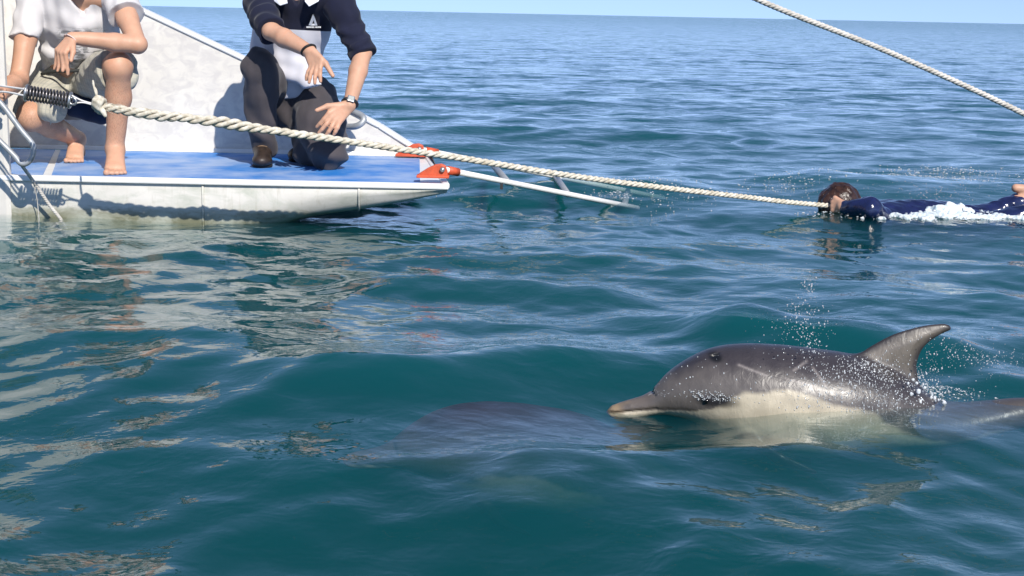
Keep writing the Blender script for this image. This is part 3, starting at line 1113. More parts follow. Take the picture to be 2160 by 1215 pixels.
# ------------------------------------------------------------------ people
def skin_mat(name, col, hairy=False):
    t = NT(name)
    c = t.coord()
    n1 = t.noise(c, 9, 4, .6)
    n2 = t.noise(c, 120, 3, .6)
    base = t.ramp(n1, [(.3, tuple(x * .86 for x in col)), (.55, col), (.8, (min(1, col[0] * 1.10), col[1] * .98, col[2] * .95))])
    # mottling, and darker fine hair on the lower legs
    n3 = t.noise(c, 24, 4, .65)
    base = t.mix(t.ramp(n3, [(.52, 0), (.72, .42)]), base, (col[0] * .92, col[1] * .70, col[2] * .62))
    if hairy:
        sep = t.n('ShaderNodeSeparateXYZ')
        t.l(c, sep.inputs[0])
        hr = t.ramp(t.noise(t.mapping(c, (1, 1, .22)), 380, 2, .6), [(.50, 0), (.62, 1)])
        zone = t.ramp(sep.outputs[2], [(.09, 0), (.18, .40), (.38, .40), (.47, 0)])
        base = t.mix(t.math('MULTIPLY', hr, zone), base, (.14, .075, .045))
        base = t.mix(t.math('MULTIPLY', zone, .45), base, (col[0] * .62, col[1] * .60, col[2] * .58))
    t.bsdf(base, t.ramp(n2, [(.2, .42), (.8, .58)]), 0, .35, t.bump(n2, .18, .0018, t.bump(n3, .25, .004)), sss=.07)
    return t.m
M_SKIN1 = skin_mat('tanned_skin', (.57, .325, .215), True)
M_SKIN2 = skin_mat('fair_tanned_skin', (.58, .335, .225))
M_HAIR = simple('brown_hair', (.05, .028, .015), .5, var=.4, nscale=60, bump=.5, bscale=160)
M_EYEW = simple('eye_white', (.75, .74, .72), .2, var=.03)
M_IRIS = simple('dark_iris', (.03, .018, .01), .15)
M_NAIL = simple('nail', (.62, .40, .33), .3)

def cloth(name, col, var=.1, weave=900, bump=.25, rough=.85, folds=0.0):
    t = NT(name)
    c = t.coord()
    n1 = t.noise(c, 7, 4, .6)
    n2 = t.noise(c, weave * .25, 2, .5)
    base = t.ramp(n1, [(.3, tuple(x * (1 - var) for x in col)), (.7, tuple(min(1, x * (1 + var)) for x in col))])
    nb = t.bump(n2, bump, .0012)
    t.bsdf(base, rough, 0, .2, nb, sheen=.12)
    return t, base
M_TEE_T, tee_base = cloth('white_cotton', (.80, .78, .77), .04)
M_TEE = M_TEE_T.m
# washed-out grey print on the belly of the shirt
def tee_print(base_obj):
    t, base = cloth('printed_white_cotton', (.80, .78, .77), .04)
    c = t.coord()
    sep = t.n('ShaderNodeSeparateXYZ')
    t.l(c, sep.inputs[0])
    return t, base, c, sep
M_NAVY = cloth('navy_cotton', (.010, .012, .030), .25)[0].m
M_WHITEP = cloth('white_pique', (.78, .77, .80), .04)[0].m
M_TROU = cloth('charcoal_twill', (.060, .053, .058), .15)[0].m
M_LINER = cloth('navy_liner', (.012, .022, .055), .2)[0].m
M_SHOE = simple('brown_black_leather', (.030, .020, .015), .45, var=.5, nscale=30, bump=.3)
M_SOLE = simple('dark_sole', (.012, .011, .011), .7)

def plaid():
    t = NT('pale_plaid_cotton')
    c = t.coord()
    def lines(rot, sc, w):
        wv = t.n('ShaderNodeTexWave')
        wv.inputs['Scale'].default_value = sc
        wv.inputs['Distortion'].default_value = .6
        wv.inputs['Detail'].default_value = 1
        t.l(t.mapping(c, (1, 1, 1), rot), wv.inputs['Vector'])
        return t.ramp(wv.outputs['Fac'], [(w, 0), (w + .10, 1)])
    a = lines((0, 0, .2), 16, .80)
    b = lines((0, 1.45, 0), 16, .82)
    base = t.mix(t.math('MULTIPLY', a, .42), (.47, .445, .365), (.24, .26, .23))
    base = t.mix(t.math('MULTIPLY', b, .34), base, (.33, .32, .30))
    n1 = t.noise(c, 8, 4, .6)
    base = t.mix(1.0, base, t.ramp(n1, [(.3, .86), (.7, 1.08)]), 'MULTIPLY')
    t.bsdf(base, .85, 0, .2, t.bump(t.noise(c, 200, 2), .25, .0012), sheen=.1)
    return t.m
M_PLAID = plaid()

def V3(p):
    return np.array([p[0], p[1], p[2]], float)
def lerp(a, b, t):
    return V3(a) * (1 - t) + V3(b) * t
def unit(v):
    v = V3(v)
    return v / np.linalg.norm(v)

def hand(F, wr, kc, acr, tips, thumb, s=1.0, bend=(.008, .008, .008, .008), rw=.026, tbend=0.0):
    """acr points from the index side to the little finger"""
    wr, kc, acr = V3(wr), V3(kc), unit(acr)
    ax = unit(kc - wr)
    acr = unit(acr - ax * (acr @ ax))
    nr = np.cross(ax, acr)
    nr = nr / np.linalg.norm(nr)
    offs = (-.030, -.010, .010, .028)
    ln = (0, .004, 0, -.008)
    for i in range(4):
        k = kc + acr * offs[i] * s + ax * ln[i] * s
        w = wr + acr * offs[i] * .45 * s
        F.cone(w, k, .0150 * s, .0115 * s, .010)
        tip = V3(tips[i])
        m1 = lerp(k, tip, .45) + nr * bend[i]
        m2 = lerp(k, tip, .76) + nr * bend[i] * .75
        F.chain([k, m1, m2, tip], [.0108 * s, .0098 * s, .0088 * s, .0074 * s], .003)
    t0 = wr + ax * .018 * s - acr * .014 * s
    tt = V3(thumb)
    tm = lerp(t0, tt, .55) - acr * .010 * s + nr * tbend
    F.chain([t0, tm, tt], [.0165 * s, .0125 * s, .0090 * s], .006)

def foot(F, ank, d, zf, s=1.0, wide=.044):
    """bare foot, sole at height zf, pointing along d"""
    d = unit((d[0], d[1], 0))
    sd = np.array((-d[1], d[0], 0))
    ank = V3(ank)
    heel = ank - d * .045 * s
    heel[2] = zf + .030
    ball = ank + d * .125 * s
    ball[2] = zf + .022
    F.cone(ank, heel, .036 * s, .030 * s, .02)
    F.cone(heel, ball, .028 * s, .022 * s, .02)
    for o in (-.026, 0, .024):
        F.cone(ank + np.array((0, 0, -.012)), ball + sd * o * s, .034 * s, .019 * s, .016)
    for i, (o, l, r) in enumerate(((-.031, .060, .0135), (-.011, .058, .0105), (.006, .052, .0100), (.021, .044, .0095), (.034, .034, .0090))):
        a = ball + sd * o * s * .85
        b = ball + sd * o * s * 1.12 + d * l * s
        a[2] = zf + .016
        b[2] = zf + r * .95
        F.cone(a, b, .0115 * s, r * s, .004)

def head(F, c, f, u, s=1.0):
    """skull, jaw, nose, brow, lips and ears; f = where the face looks, u = up of the head"""
    c, f = V3(c), unit(f)
    u = unit(V3(u) - f * (V3(u) @ f))
    r = np.cross(f, u)
    R = np.stack([r, f, u], -1)
    P = lambda x, y, z: c + (r * x + f * y + u * z) * s
    F.ell(P(0, -.012, .030), (.076 * s, .096 * s, .088 * s), R, .01)
    F.ell(P(0, .024, -.045), (.058 * s, .062 * s, .068 * s), R, .03)
    F.ell(P(0, .066, -.088), (.026 * s, .022 * s, .018 * s), R, .02)
    F.cone(P(0, .080, .018), P(0, .108, -.022), .009 * s, .014 * s, .008)
    for q in (-1, 1):
        F.ell(P(q * .014, .096, -.026), (.009 * s, .010 * s, .007 * s), R, .005)
        F.ell(P(q * .033, .082, .006), (.017 * s, .014 * s, .010 * s), R, .006, op='cut')
        F.cone(P(q * .014, .090, .022), P(q * .048, .076, .022), .008 * s, .007 * s, .008)
        F.ell(P(q * .046, .055, -.020), (.022 * s, .022 * s, .018 * s), R, .015)
        F.ell(P(q * .077, -.006, -.004), (.009 * s, .020 * s, .031 * s), R, .004)
        F.ell(P(q * .084, -.002, -.004), (.005 * s, .010 * s, .018 * s), R, .003, op='cut')
    F.cone(P(-.022, .081, -.056), P(.022, .081, -.056), .0075 * s, .0075 * s, .004)
    F.cone(P(-.020, .080, -.066), P(.020, .080, -.066), .0080 * s, .0080 * s, .004)
    F.cone(P(-.025, .091, -.061), P(.025, .091, -.061), .0022 * s, .0022 * s, .002, op='cut')
    return P, R

def face_parts(parent, P, R, s, hair_mat):
    Rm = Matrix(R.tolist())
    for q in (-1, 1):
        MB().ball(P(q * .033, .072, .006), .0125 * s, 12, 8).obj('eye', M_EYEW, parent, True)
        MB().ball(P(q * .033, .0815, .004), (.0055 * s, .0035 * s, .0055 * s), 10, 6, Rm).obj('iris', M_IRIS, parent, True)
        MB().tube([P(q * .014, .094, .026), P(q * .032, .091, .031), P(q * .050, .080, .027)], .0036 * s, 6).obj('eyebrow', hair_mat, parent, True)

def hair_cap(parent, c, P, R, s, mat, h=.006):
    G = Field(V3(c) - .16, V3(c) + .16, h)
    G.ell(P(0, -.016, .036), (.083 * s, .103 * s, .095 * s), R, .01)
    G.ell(P(0, -.050, -.02), (.070 * s, .060 * s, .075 * s), R, .02)
    G.ell(P(0, .085, -.055), (.085 * s, .085 * s, .108 * s), R, .012, op='cut')
    G.wrinkle(lambda X, Y, Z: .004 * vnoise(X * 22, Y * 22, Z * 9, 4) + .0016 * vnoise(X * 70, Y * 70, Z * 30, 8))
    v, q = G.mesh()
    mesh_obj('hair', v, q, mat, parent, True)

def fold(sx, sy, sz, amp, seed):
    return lambda X, Y, Z: amp * vnoise(X * sx, Y * sy, Z * sz, seed)

# ------------- man at the left: white V-neck shirt, pale plaid shorts, barefoot
A = at
p1 = thing('person', 'barefoot man in white v-neck shirt and pale plaid shorts squatting on the blue platform', 'person', (A(170, 340, 6.7).x, 6.7, ZD), 'men squatting on the stern platform')
nb, ch, wa, pe = A(158, -14, 6.70), A(162, 45, 6.76), A(158, 120, 6.88), A(150, 172, 6.98)
lsh, lel, lwr = A(250, -8, 6.66), A(290, 94, 6.46), A(152, 80, 6.36)
rsh, rel, rwr = A(68, -4, 6.68), A(40, 166, 6.52), A(2, 200, 6.22)
lhip, lkn, lan = A(188, 176, 6.96), A(250, 140, 6.50), A(243, 312, 6.56)
rhip, rkn, ran = A(112, 178, 6.96), A(66, 247, 6.62), A(162, 292, 7.00)
hd = A(166, -100, 6.52)
up1, f1 = unit((.05, -.25, 1)), unit((.30, -1, -.45))
DZ = ZD + .004
def body1():
    F = Field((-2.56, 6.02, ZD - .01), (-1.58, 7.24, 1.36), .0052)
    X_ = np.array((0, 1, 0))
    F.cone(pe, wa, .140, .120, .03, n=(0, 1, .3), sq=.66)
    F.cone(wa, ch, .120, .150, .03, n=(0, 1, .3), sq=.66)
    F.cone(lsh, rsh, .058, .058, .04)
    F.cone(ch, nb, .110, .060, .03)
    F.cone(nb, lerp(nb, hd, .75), .058, .054, .02)
    for sh, el, wr in ((lsh, lel, lwr), (rsh, rel, rwr)):
        F.cone(sh, lerp(sh, el, .5), .056, .049, .02)
        F.cone(lerp(sh, el, .5), el, .049, .040, .012)
        F.ell(V3(el), (.041, .041, .041), None, .01)
        F.cone(el, lerp(el, wr, .35), .039, .041, .012)
        F.cone(lerp(el, wr, .35), wr, .041, .0275, .012)
    # drooping hand over the thigh
    kc = A(128, 110, 6.31)
    hand(F, lwr, kc, unit(V3(A(112, 106, 6.36)) - V3(A(144, 116, 6.30))), [A(143, 157, 6.30), A(132, 150, 6.29), A(121, 150, 6.30), A(114, 146, 6.33)], A(150, 128, 6.27), 1.0, bend=(.006, .008, .008, .006))
    # hand closed on the wire at the left edge
    kc = A(-14, 208, 6.16)
    hand(F, rwr, kc, unit((0, .25, -1)), [A(4, 196, 6.10), A(5, 204, 6.095), A(4, 211, 6.10), A(2, 218, 6.115)], A(10, 190, 6.13), 1.0, bend=(-.03, -.03, -.03, -.026))
    for hp, kn, an in ((lhip, lkn, lan), (rhip, rkn, ran)):
        F.cone(hp, kn, .086, .064, .03)
        F.ell(V3(kn) + np.array((0, -.006, .002)), (.060, .058, .060), None, .02)
        cf = lerp(kn, an, .38) + np.array((0, .022, 0))
        F.cone(kn, cf, .054, .057, .02)
        F.cone(lerp(kn, an, .05) + np.array((0, -.012, 0)), lerp(kn, an, .9), .040, .032, .02)
        F.cone(cf, an, .057, .037, .02)
        F.ell(V3(an) + np.array((.018, 0, 0)), (.022, .024, .022), None, .01)
        F.ell(V3(an) - np.array((.018, 0, 0)), (.022, .024, .022), None, .01)
    foot(F, lan, (.27, -1, 0), DZ, 1.10)
    foot(F, ran, (.20, -1, 0), DZ, 1.0)
    P, R = head(F, hd, f1, up1)
    F.wrinkle(lambda X, Y, Z: .0012 * vnoise(X * 9, Y * 9, Z * 9, 2))
    v, q = F.mesh()
    mesh_obj('body', v, q, M_SKIN1, p1, True)
    face_parts(p1, P, R, 1.0, M_HAIR)
    hair_cap(p1, hd, P, R, 1.0, M_HAIR)
body1()

def shirt1():
    F = Field((-2.50, 6.35, .50), (-1.60, 7.25, 1.22), .0055)
    F.cone(A(150, 160, 6.95), wa, .152, .138, .03, n=(0, 1, .3), sq=.70)
    F.cone(wa, ch, .145, .190, .03, n=(0, 1, .3), sq=.72)
    F.cone(ch, A(160, 0, 6.70), .190, .160, .03, n=(0, 1, .5), sq=.62)
    F.cone(A(205, -22, 6.69), A(115, -22, 6.70), .070, .070, .05)
    # loose belly hanging forward
    F.ell(V3(A(158, 105, 6.78)), (.150, .085, .13), None, .04)
    for sh, e0, r0, r1 in ((lsh, lerp(lsh, lel, .40), .074, .084), (rsh, lerp(rsh, rel, .52), .070, .070)):
        F.cone(sh, e0, r0, r1, .012, flat=True)
        F.ell(V3(sh), (.076, .074, .070), None, .03)
    F.halfspace_cut(V3(A(150, 152, 6.9)), unit((.0, -.35, -1)))
    # V neck
    nk = V3(A(160, -20, 6.66))
    F.ell(nk, (.075, .10, .055), None, .004, op='cut')
    for px, r in ((142, .020), (160, .030), (178, .020)):
        F.cone(A(px, -12, 6.54), A(163, 26, 6.54), r, .010, .004, n=(0, 1, 0), sq=6.0, op='cut')
    def wr(X, Y, Z):
        a = .0065 * vnoise(X * 7, Y * 3, Z * 4, 31) + .0032 * vnoise(X * 16, Y * 8, Z * 10, 32)
        # drag folds running from the shoulders down to the middle
        a = a + .0065 * np.sin(60 * (Z - .55 * np.abs(X + 2.0)) + 2.2 * vnoise(X * 2, Y * 2, Z * 2, 5)) * np.clip((1.0 - Z) * 4, 0, 1)
        return a
    F.wrinkle(wr)
    v, q = F.mesh()
    # print: soft grey lettering-like smears low on the belly
    t, base = cloth('printed_white_cotton', (.62, .60, .60), .06)
    c = t.coord()
    sep = t.n('ShaderNodeSeparateXYZ')
    t.l(c, sep.inputs[0])
    b = V3(base_of(p1))
    z0, z1 = A(160, 148, 6.75).z - b[2], A(160, 52, 6.75).z - b[2]
    xa, xb_ = A(118, 90, 6.7).x - b[0], A(236, 90, 6.7).x - b[0]
    zz = t.math('DIVIDE', t.math('SUBTRACT', sep.outputs[2], z0), z1 - z0)
    xx = t.math('DIVIDE', t.math('SUBTRACT', sep.outputs[0], xa), xb_ - xa)
    mz = t.ramp(zz, [(.02, .25), (.15, 1), (.86, 1), (.98, 0)])
    mx_ = t.ramp(xx, [(.02, 0), (.18, 1), (.86, 1), (.98, 0)])
    blot = t.ramp(t.noise(t.mapping(c, (1.0, .3, 2.4), (0, .12, 0)), 17, 4, .6, .9), [(.46, 0), (.54, 1)])
    fine = t.n('ShaderNodeTexWave', bands_direction='Z')
    fine.inputs['Scale'].default_value = 42
    fine.inputs['Distortion'].default_value = 1.2
    t.l(c, fine.inputs[0])
    pm = t.math('MULTIPLY', t.math('MULTIPLY', mz, mx_), t.math('MULTIPLY', blot, t.math('ADD', t.math('MULTIPLY', fine.outputs['Fac'], .5), .45)))
    colr = t.mix(pm, base, (.07, .075, .08))
    pb = [n for n in t.t.nodes if n.type == 'BSDF_PRINCIPLED'][0]
    t.l(colr, pb.inputs['Base Color'])
    mesh_obj('t_shirt', v, q, t.m, p1, True)
shirt1()

def shorts1():
    F = Field((-2.56, 6.36, .33), (-1.62, 7.24, .80), .0055)
    F.cone(A(150, 160, 6.97), A(150, 188, 6.99), .160, .150, .03, n=(0, 1, 0), sq=.72)
    F.cone(lhip, lerp(lhip, lkn, .93), .112, .092, .03, flat=True)
    F.cone(rhip, lerp(rhip, rkn, .90), .112, .092, .03, flat=True)
    # loose cloth hanging under the raised knee
    F.cone(lerp(lhip, lkn, .55), A(268, 168, 6.56), .075, .045, .03)
    F.cone(lerp(rhip, rkn, .4), A(110, 232, 6.60), .075, .060, .03)
    kz = V3(lkn)
    F.ell(kz + np.array((-.004, -.05, .0)), (.070, .075, .085), None, .003, op='cut')
    F.cone(kz + np.array((0, -.045, 0)), lan, .073, .07, .003, op='cut')
    rz = V3(rkn)
    F.cone(rz + np.array((-.02, -.07, -.045)), rz + np.array((.22, -.07, -.070)), .052, .052, .003, op='cut')
    F.wrinkle(lambda X, Y, Z: .005 * vnoise(X * 8, Y * 4, Z * 8, 41) + .0028 * vnoise(X * 18, Y * 10, Z * 18, 42))
    v, q = F.mesh()
    mesh_obj('shorts', v, q, M_PLAID, p1, True)
    G = Field((-2.30, 6.50, .28), (-1.75, 7.2, .60), .006)
    G.cone(A(150, 196, 6.94), A(178, 214, 6.90), .080, .075, .03)
    G.cone(A(160, 225, 6.82), A(212, 240, 6.84), .050, .052, .03)
    G.wrinkle(lambda X, Y, Z: .004 * vnoise(X * 10, Y * 6, Z * 10, 44))
    v, q = G.mesh()
    mesh_obj('shorts_lining', v, q, M_LINER, p1, True)
    MB().tube(smooth_pts([A(88, 156, 6.80), A(120, 150, 6.73), A(165, 149, 6.71), A(205, 142, 6.74)], 6), .008, 6).obj('waist_strip', simple('dark_strip', (.03, .032, .03), .8), p1, True)  # dark strip between the shirt hem and the shorts
    MB().tube(smooth_pts([A(192, 158, 6.62), A(196, 176, 6.58), A(203, 192, 6.56), A(204, 208, 6.56)], 5), .0055, 6).obj('drawstring', simple('pale_cord', (.62, .58, .50), .8), p1, True)
shorts1()
def ring(c, axis, r, tube_r, name, mat, parent, n=20, sq=1.0, up_=None):
    ax = Vector(unit(axis))
    a = Vector((0, 0, 1)) if abs(ax.z) < .9 else Vector((1, 0, 0))
    e1 = (a - ax * a.dot(ax)).normalized()
    e2 = ax.cross(e1)
    pts = [Vector(c) + e1 * (math.cos(2 * math.pi * i / n) * r) + e2 * (math.sin(2 * math.pi * i / n) * r * sq) for i in range(n + 1)]
    return MB().tube(pts, tube_r, 8).obj(name, mat, parent, True)
M_PINK = simple('pale_pink_thread', (.72, .55, .50), .8)
cb = lerp(lwr, A(128, 110, 6.31), .12)
ring(cb, V3(A(128, 110, 6.31)) - V3(lwr), .0315, .0028, 'bracelet', M_PINK, p1)

# ------------- man in the middle: navy and white polo, charcoal trousers
p2_ = thing('person', 'man in navy and white polo and charcoal trousers kneeling on one knee', 'person', (A(620, 345, 6.8).x, 6.85, ZD), 'men squatting on the stern platform')
nb2, ch2, wa2, pe2 = A(627, -14, 6.90), A(632, 50, 6.96), A(618, 145, 7.06), A(608, 205, 7.14)
rsh2, rel2, rwr2 = A(548, 8, 6.86), A(572, 66, 6.60), A(652, 108, 6.44)
lsh2, lel2, lwr2 = A(712, 6, 6.84), A(765, 112, 6.74), A(737, 222, 6.54)
rhip2, rkn2, ran2 = A(580, 214, 7.14), A(549, 140, 6.80), A(555, 312, 6.92)
lhip2, lkn2, lan2 = A(655, 214, 7.14), A(692, 318, 6.80), A(640, 338, 7.22)
hd2 = A(632, -100, 6.74)
up2, f2 = unit((.05, -.30, 1)), unit((.25, -1, -.45))
def body2():
    F = Field((-1.32, 6.28, ZD - .01), (-.56, 7.42, 1.36), .0052)
    F.cone(pe2, wa2, .125, .115, .03, n=(0, 1, .3), sq=.66)
    F.cone(wa2, ch2, .115, .145, .03, n=(0, 1, .3), sq=.66)
    F.cone(lsh2, rsh2, .046, .046, .03)
    F.cone(ch2, nb2, .100, .060, .03, n=(0, 1, .4), sq=.72)
    F.cone(nb2, lerp(nb2, hd2, .75), .060, .055, .02)
    for sh, el, wr in ((lsh2, lel2, lwr2), (rsh2, rel2, rwr2)):
        F.cone(sh, lerp(sh, el, .5), .054, .047, .02)
        F.cone(lerp(sh, el, .5), el, .047, .040, .012)
        F.ell(V3(el), (.041, .041, .041), None, .01)
        F.cone(el, lerp(el, wr, .35), .040, .043, .012)
        F.cone(lerp(el, wr, .35), wr, .043, .029, .012)
    kc = A(668, 134, 6.40)
    hand(F, rwr2, kc, unit(V3(A(648, 138, 6.42)) - V3(A(684, 130, 6.38))), [A(676, 172, 6.37), A(664, 176, 6.37), A(652, 174, 6.38), A(646, 168, 6.40)], A(702, 160, 6.36), 1.05, bend=(-.006, -.008, -.008, -.006))
    kc = A(704, 250, 6.50)
    hand(F, lwr2, kc, unit(V3(A(722, 262, 6.52)) - V3(A(690, 240, 6.50))), [A(668, 268, 6.50), A(672, 281, 6.49), A(688, 285, 6.49), A(704, 284, 6.50)], A(668, 233, 6.48), 1.08, bend=(.008, .010, .010, .008))
    for hp, kn, an in ((lhip2, lkn2, lan2), (rhip2, rkn2, ran2)):
        F.cone(hp, kn, .078, .052, .03)
        F.cone(kn, lerp(kn, an, .4), .048, .050, .02)
        F.cone(lerp(kn, an, .4), an, .050, .034, .02)
    for an, d in ((lan2, (.0, .45, 0)), (ran2, (0, -1, 0))):
        e = V3(an) + unit(d) * .12
        e[2] = DZ + .03
        F.cone(an, e, .032, .026, .02)
    P, R = head(F, hd2, f2, up2)
    v, q = F.mesh()
    mesh_obj('body', v, q, M_SKIN2, p2_, True)
    face_parts(p2_, P, R, 1.0, M_HAIR)
    hair_cap(p2_, hd2, P, R, 1.0, M_HAIR)
body2()

def shirt2():
    F = Field((-1.30, 6.45, .40), (-.55, 7.42, 1.22), .0055)
    F.cone(A(604, 196, 7.10), A(600, 140, 7.06), .165, .170, .03, n=(0, 1, .3), sq=.68)
    F.cone(A(600, 140, 7.06), A(612, 60, 6.97), .170, .176, .03, n=(0, 1, .3), sq=.74)
    F.cone(A(620, 55, 6.96), A(628, 0, 6.89), .172, .165, .03, n=(0, 1, .5), sq=.62)
    F.cone(A(694, -10, 6.85), A(566, -12, 6.87), .092, .086, .05)
    F.ell(V3(A(612, 130, 6.98)), (.145, .085, .13), None, .04)
    # shirt tail hanging over the front of the waist
    F.cone(A(620, 140, 6.93), A(664, 184, 6.86), .085, .030, .03, n=(0, 1, 0), sq=.45)
    F.ell(V3(A(628, -24, 6.80)), (.052, .09, .052), None, .004, op='cut')
    for px, r in ((618, .012), (628, .018), (638, .012)):
        F.cone(A(px, -10, 6.76), A(626, 22, 6.76), r, .004, .004, n=(0, 1, 0), sq=3.0, op='cut')
    F.halfspace_cut(V3(A(640, 190, 6.9)), unit((.25, -.3, -1)))
    def wr(X, Y, Z):
        a = .005 * vnoise(X * 7, Y * 4, Z * 5, 51) + .003 * vnoise(X * 15, Y * 9, Z * 12, 52)
        low = np.clip((.82 - Z) * 4, 0, 1)
        return a + .0055 * low * np.sin(70 * (Z + .35 * X) + 2 * vnoise(X * 2, Y * 2, Z * 2, 6))
    F.wrinkle(wr)
    v, q = F.mesh()
    # colour blocks: navy yoke above, white below
    t = NT('navy_white_colour_block')
    c = t.coord()
    sep = t.n('ShaderNodeSeparateXYZ')
    t.l(c, sep.inputs[0])
    b = V3(base_of(p2_))
    zb = A(640, 63, 6.84).z - b[2]
    zsl = t.math('ADD', sep.outputs[2], t.math('MULTIPLY', sep.outputs[0], .04))
    fac = t.ramp(t.math('ADD', t.math('MULTIPLY', t.math('SUBTRACT', zsl, zb), 60), .5, True), [(.45, 0), (.55, 1)])
    n1 = t.noise(c, 7, 4, .6)
    wht = t.ramp(n1, [(.3, (.56, .55, .60)), (.7, (.66, .65, .69))])
    nav = t.ramp(n1, [(.3, (.008, .009, .022)), (.7, (.014, .016, .036))])
    t.bsdf(t.mix(fac, wht, nav), .85, 0, .2, t.bump(t.noise(c, 220, 2), .25, .0012), sheen=.12)
    o = mesh_obj('polo_shirt', v, q, t.m, p2_, True)
    # sleeves, rolled at the cuff
    for sh, el, end, rr in ((rsh2, rel2, 1.0, (.078, .068, .062)), (lsh2, lel2, 1.04, (.078, .066, .060))):
        sh, el = V3(sh), V3(el)
        e1 = lerp(sh, el, end)
        G = Field(np.minimum(sh, e1) - .13, np.maximum(sh, e1) + .13, .005)
        G.ell(sh, (.080, .076, .074), None, .03)
        G.cone(sh, lerp(sh, e1, .55), rr[0], rr[1], .02)
        G.cone(lerp(sh, e1, .55), e1, rr[1], rr[2], .012, flat=True)
        G.cone(lerp(sh, e1, .84), e1, rr[2] + .006, rr[2] + .006, .004, flat=True)
        dd = unit(e1 - sh)
        def wr2(X, Y, Z, dd=dd, sh=sh):
            s_ = (X - sh[0]) * dd[0] + (Y - sh[1]) * dd[1] + (Z - sh[2]) * dd[2]
            return .0042 * np.sin(75 * s_ + 2.4 * vnoise(X * 4, Y * 4, Z * 4, 61)) * np.clip(s_ * 8, 0, 1) + .003 * vnoise(X * 9, Y * 9, Z * 9, 62)
        G.wrinkle(wr2)
        vv, qq = G.mesh()
        mesh_obj('sleeve', vv, qq, M_NAVY, p2_, True)
    # collar flaps
    M_COL = cloth('white_collar', (.74, .76, .82), .05)[0].m
    for pts in (((576, -14, 6.80), (602, -16, 6.77), (606, 6, 6.715), (590, 11, 6.72), (575, 0, 6.78)),
                ((645, -16, 6.77), (678, -14, 6.79), (672, 2, 6.74), (652, 13, 6.715), (643, 2, 6.72))):
        P_ = [Vector(A(*p)) for p in pts]
        nrm = (P_[1] - P_[0]).cross(P_[3] - P_[0]).normalized()
        MB().prism(P_, nrm * .005).obj('collar', M_COL, p2_, bevel=.0015)
    # emblem: white sail triangle with a dark slit over a short line of small print
    def onshirt(px, py, y0=6.84):
        # march to the front of the shirt along the sight line of that pixel
        vw = v
        r = ray(px, py)
        pr = CAMP + r * (y0 / r.y)
        dd = np.hypot(vw[:, 0] - pr.x, vw[:, 2] - pr.z)
        m_ = dd < .012
        yv = vw[m_, 1].min() if m_.any() else y0
        return A(px, py, yv - .0035)
    M_LOGO = simple('white_print', (.82, .82, .84), .7, var=.03)
    def patch(pxs, nm='emblem'):
        P_ = [Vector(onshirt(*p)) for p in pxs]
        MB().prism(P_[::-1], Vector((0, .0022, 0))).obj(nm, M_LOGO, p2_)
    patch([(660, 30), (662.5, 40), (656.5, 54), (651, 53.5)])
    patch([(661, 30), (664, 38), (669.5, 54), (664.5, 54), (661.5, 43)])
    patch([(657, 50), (664, 50), (664.5, 54), (656, 54)])
    x = 646.5
    for w in (2.6, 2.2, 2.8, 1.6, 2.4, 2.2, 0, 2.6, 2.2, 2.4, 2.6):
        if w:
            patch([(x, 55.6), (x + w, 55.7), (x + w, 59.0), (x, 58.8)], 'emblem_print')
        x += max(w, 1.2) + .55
shirt2()

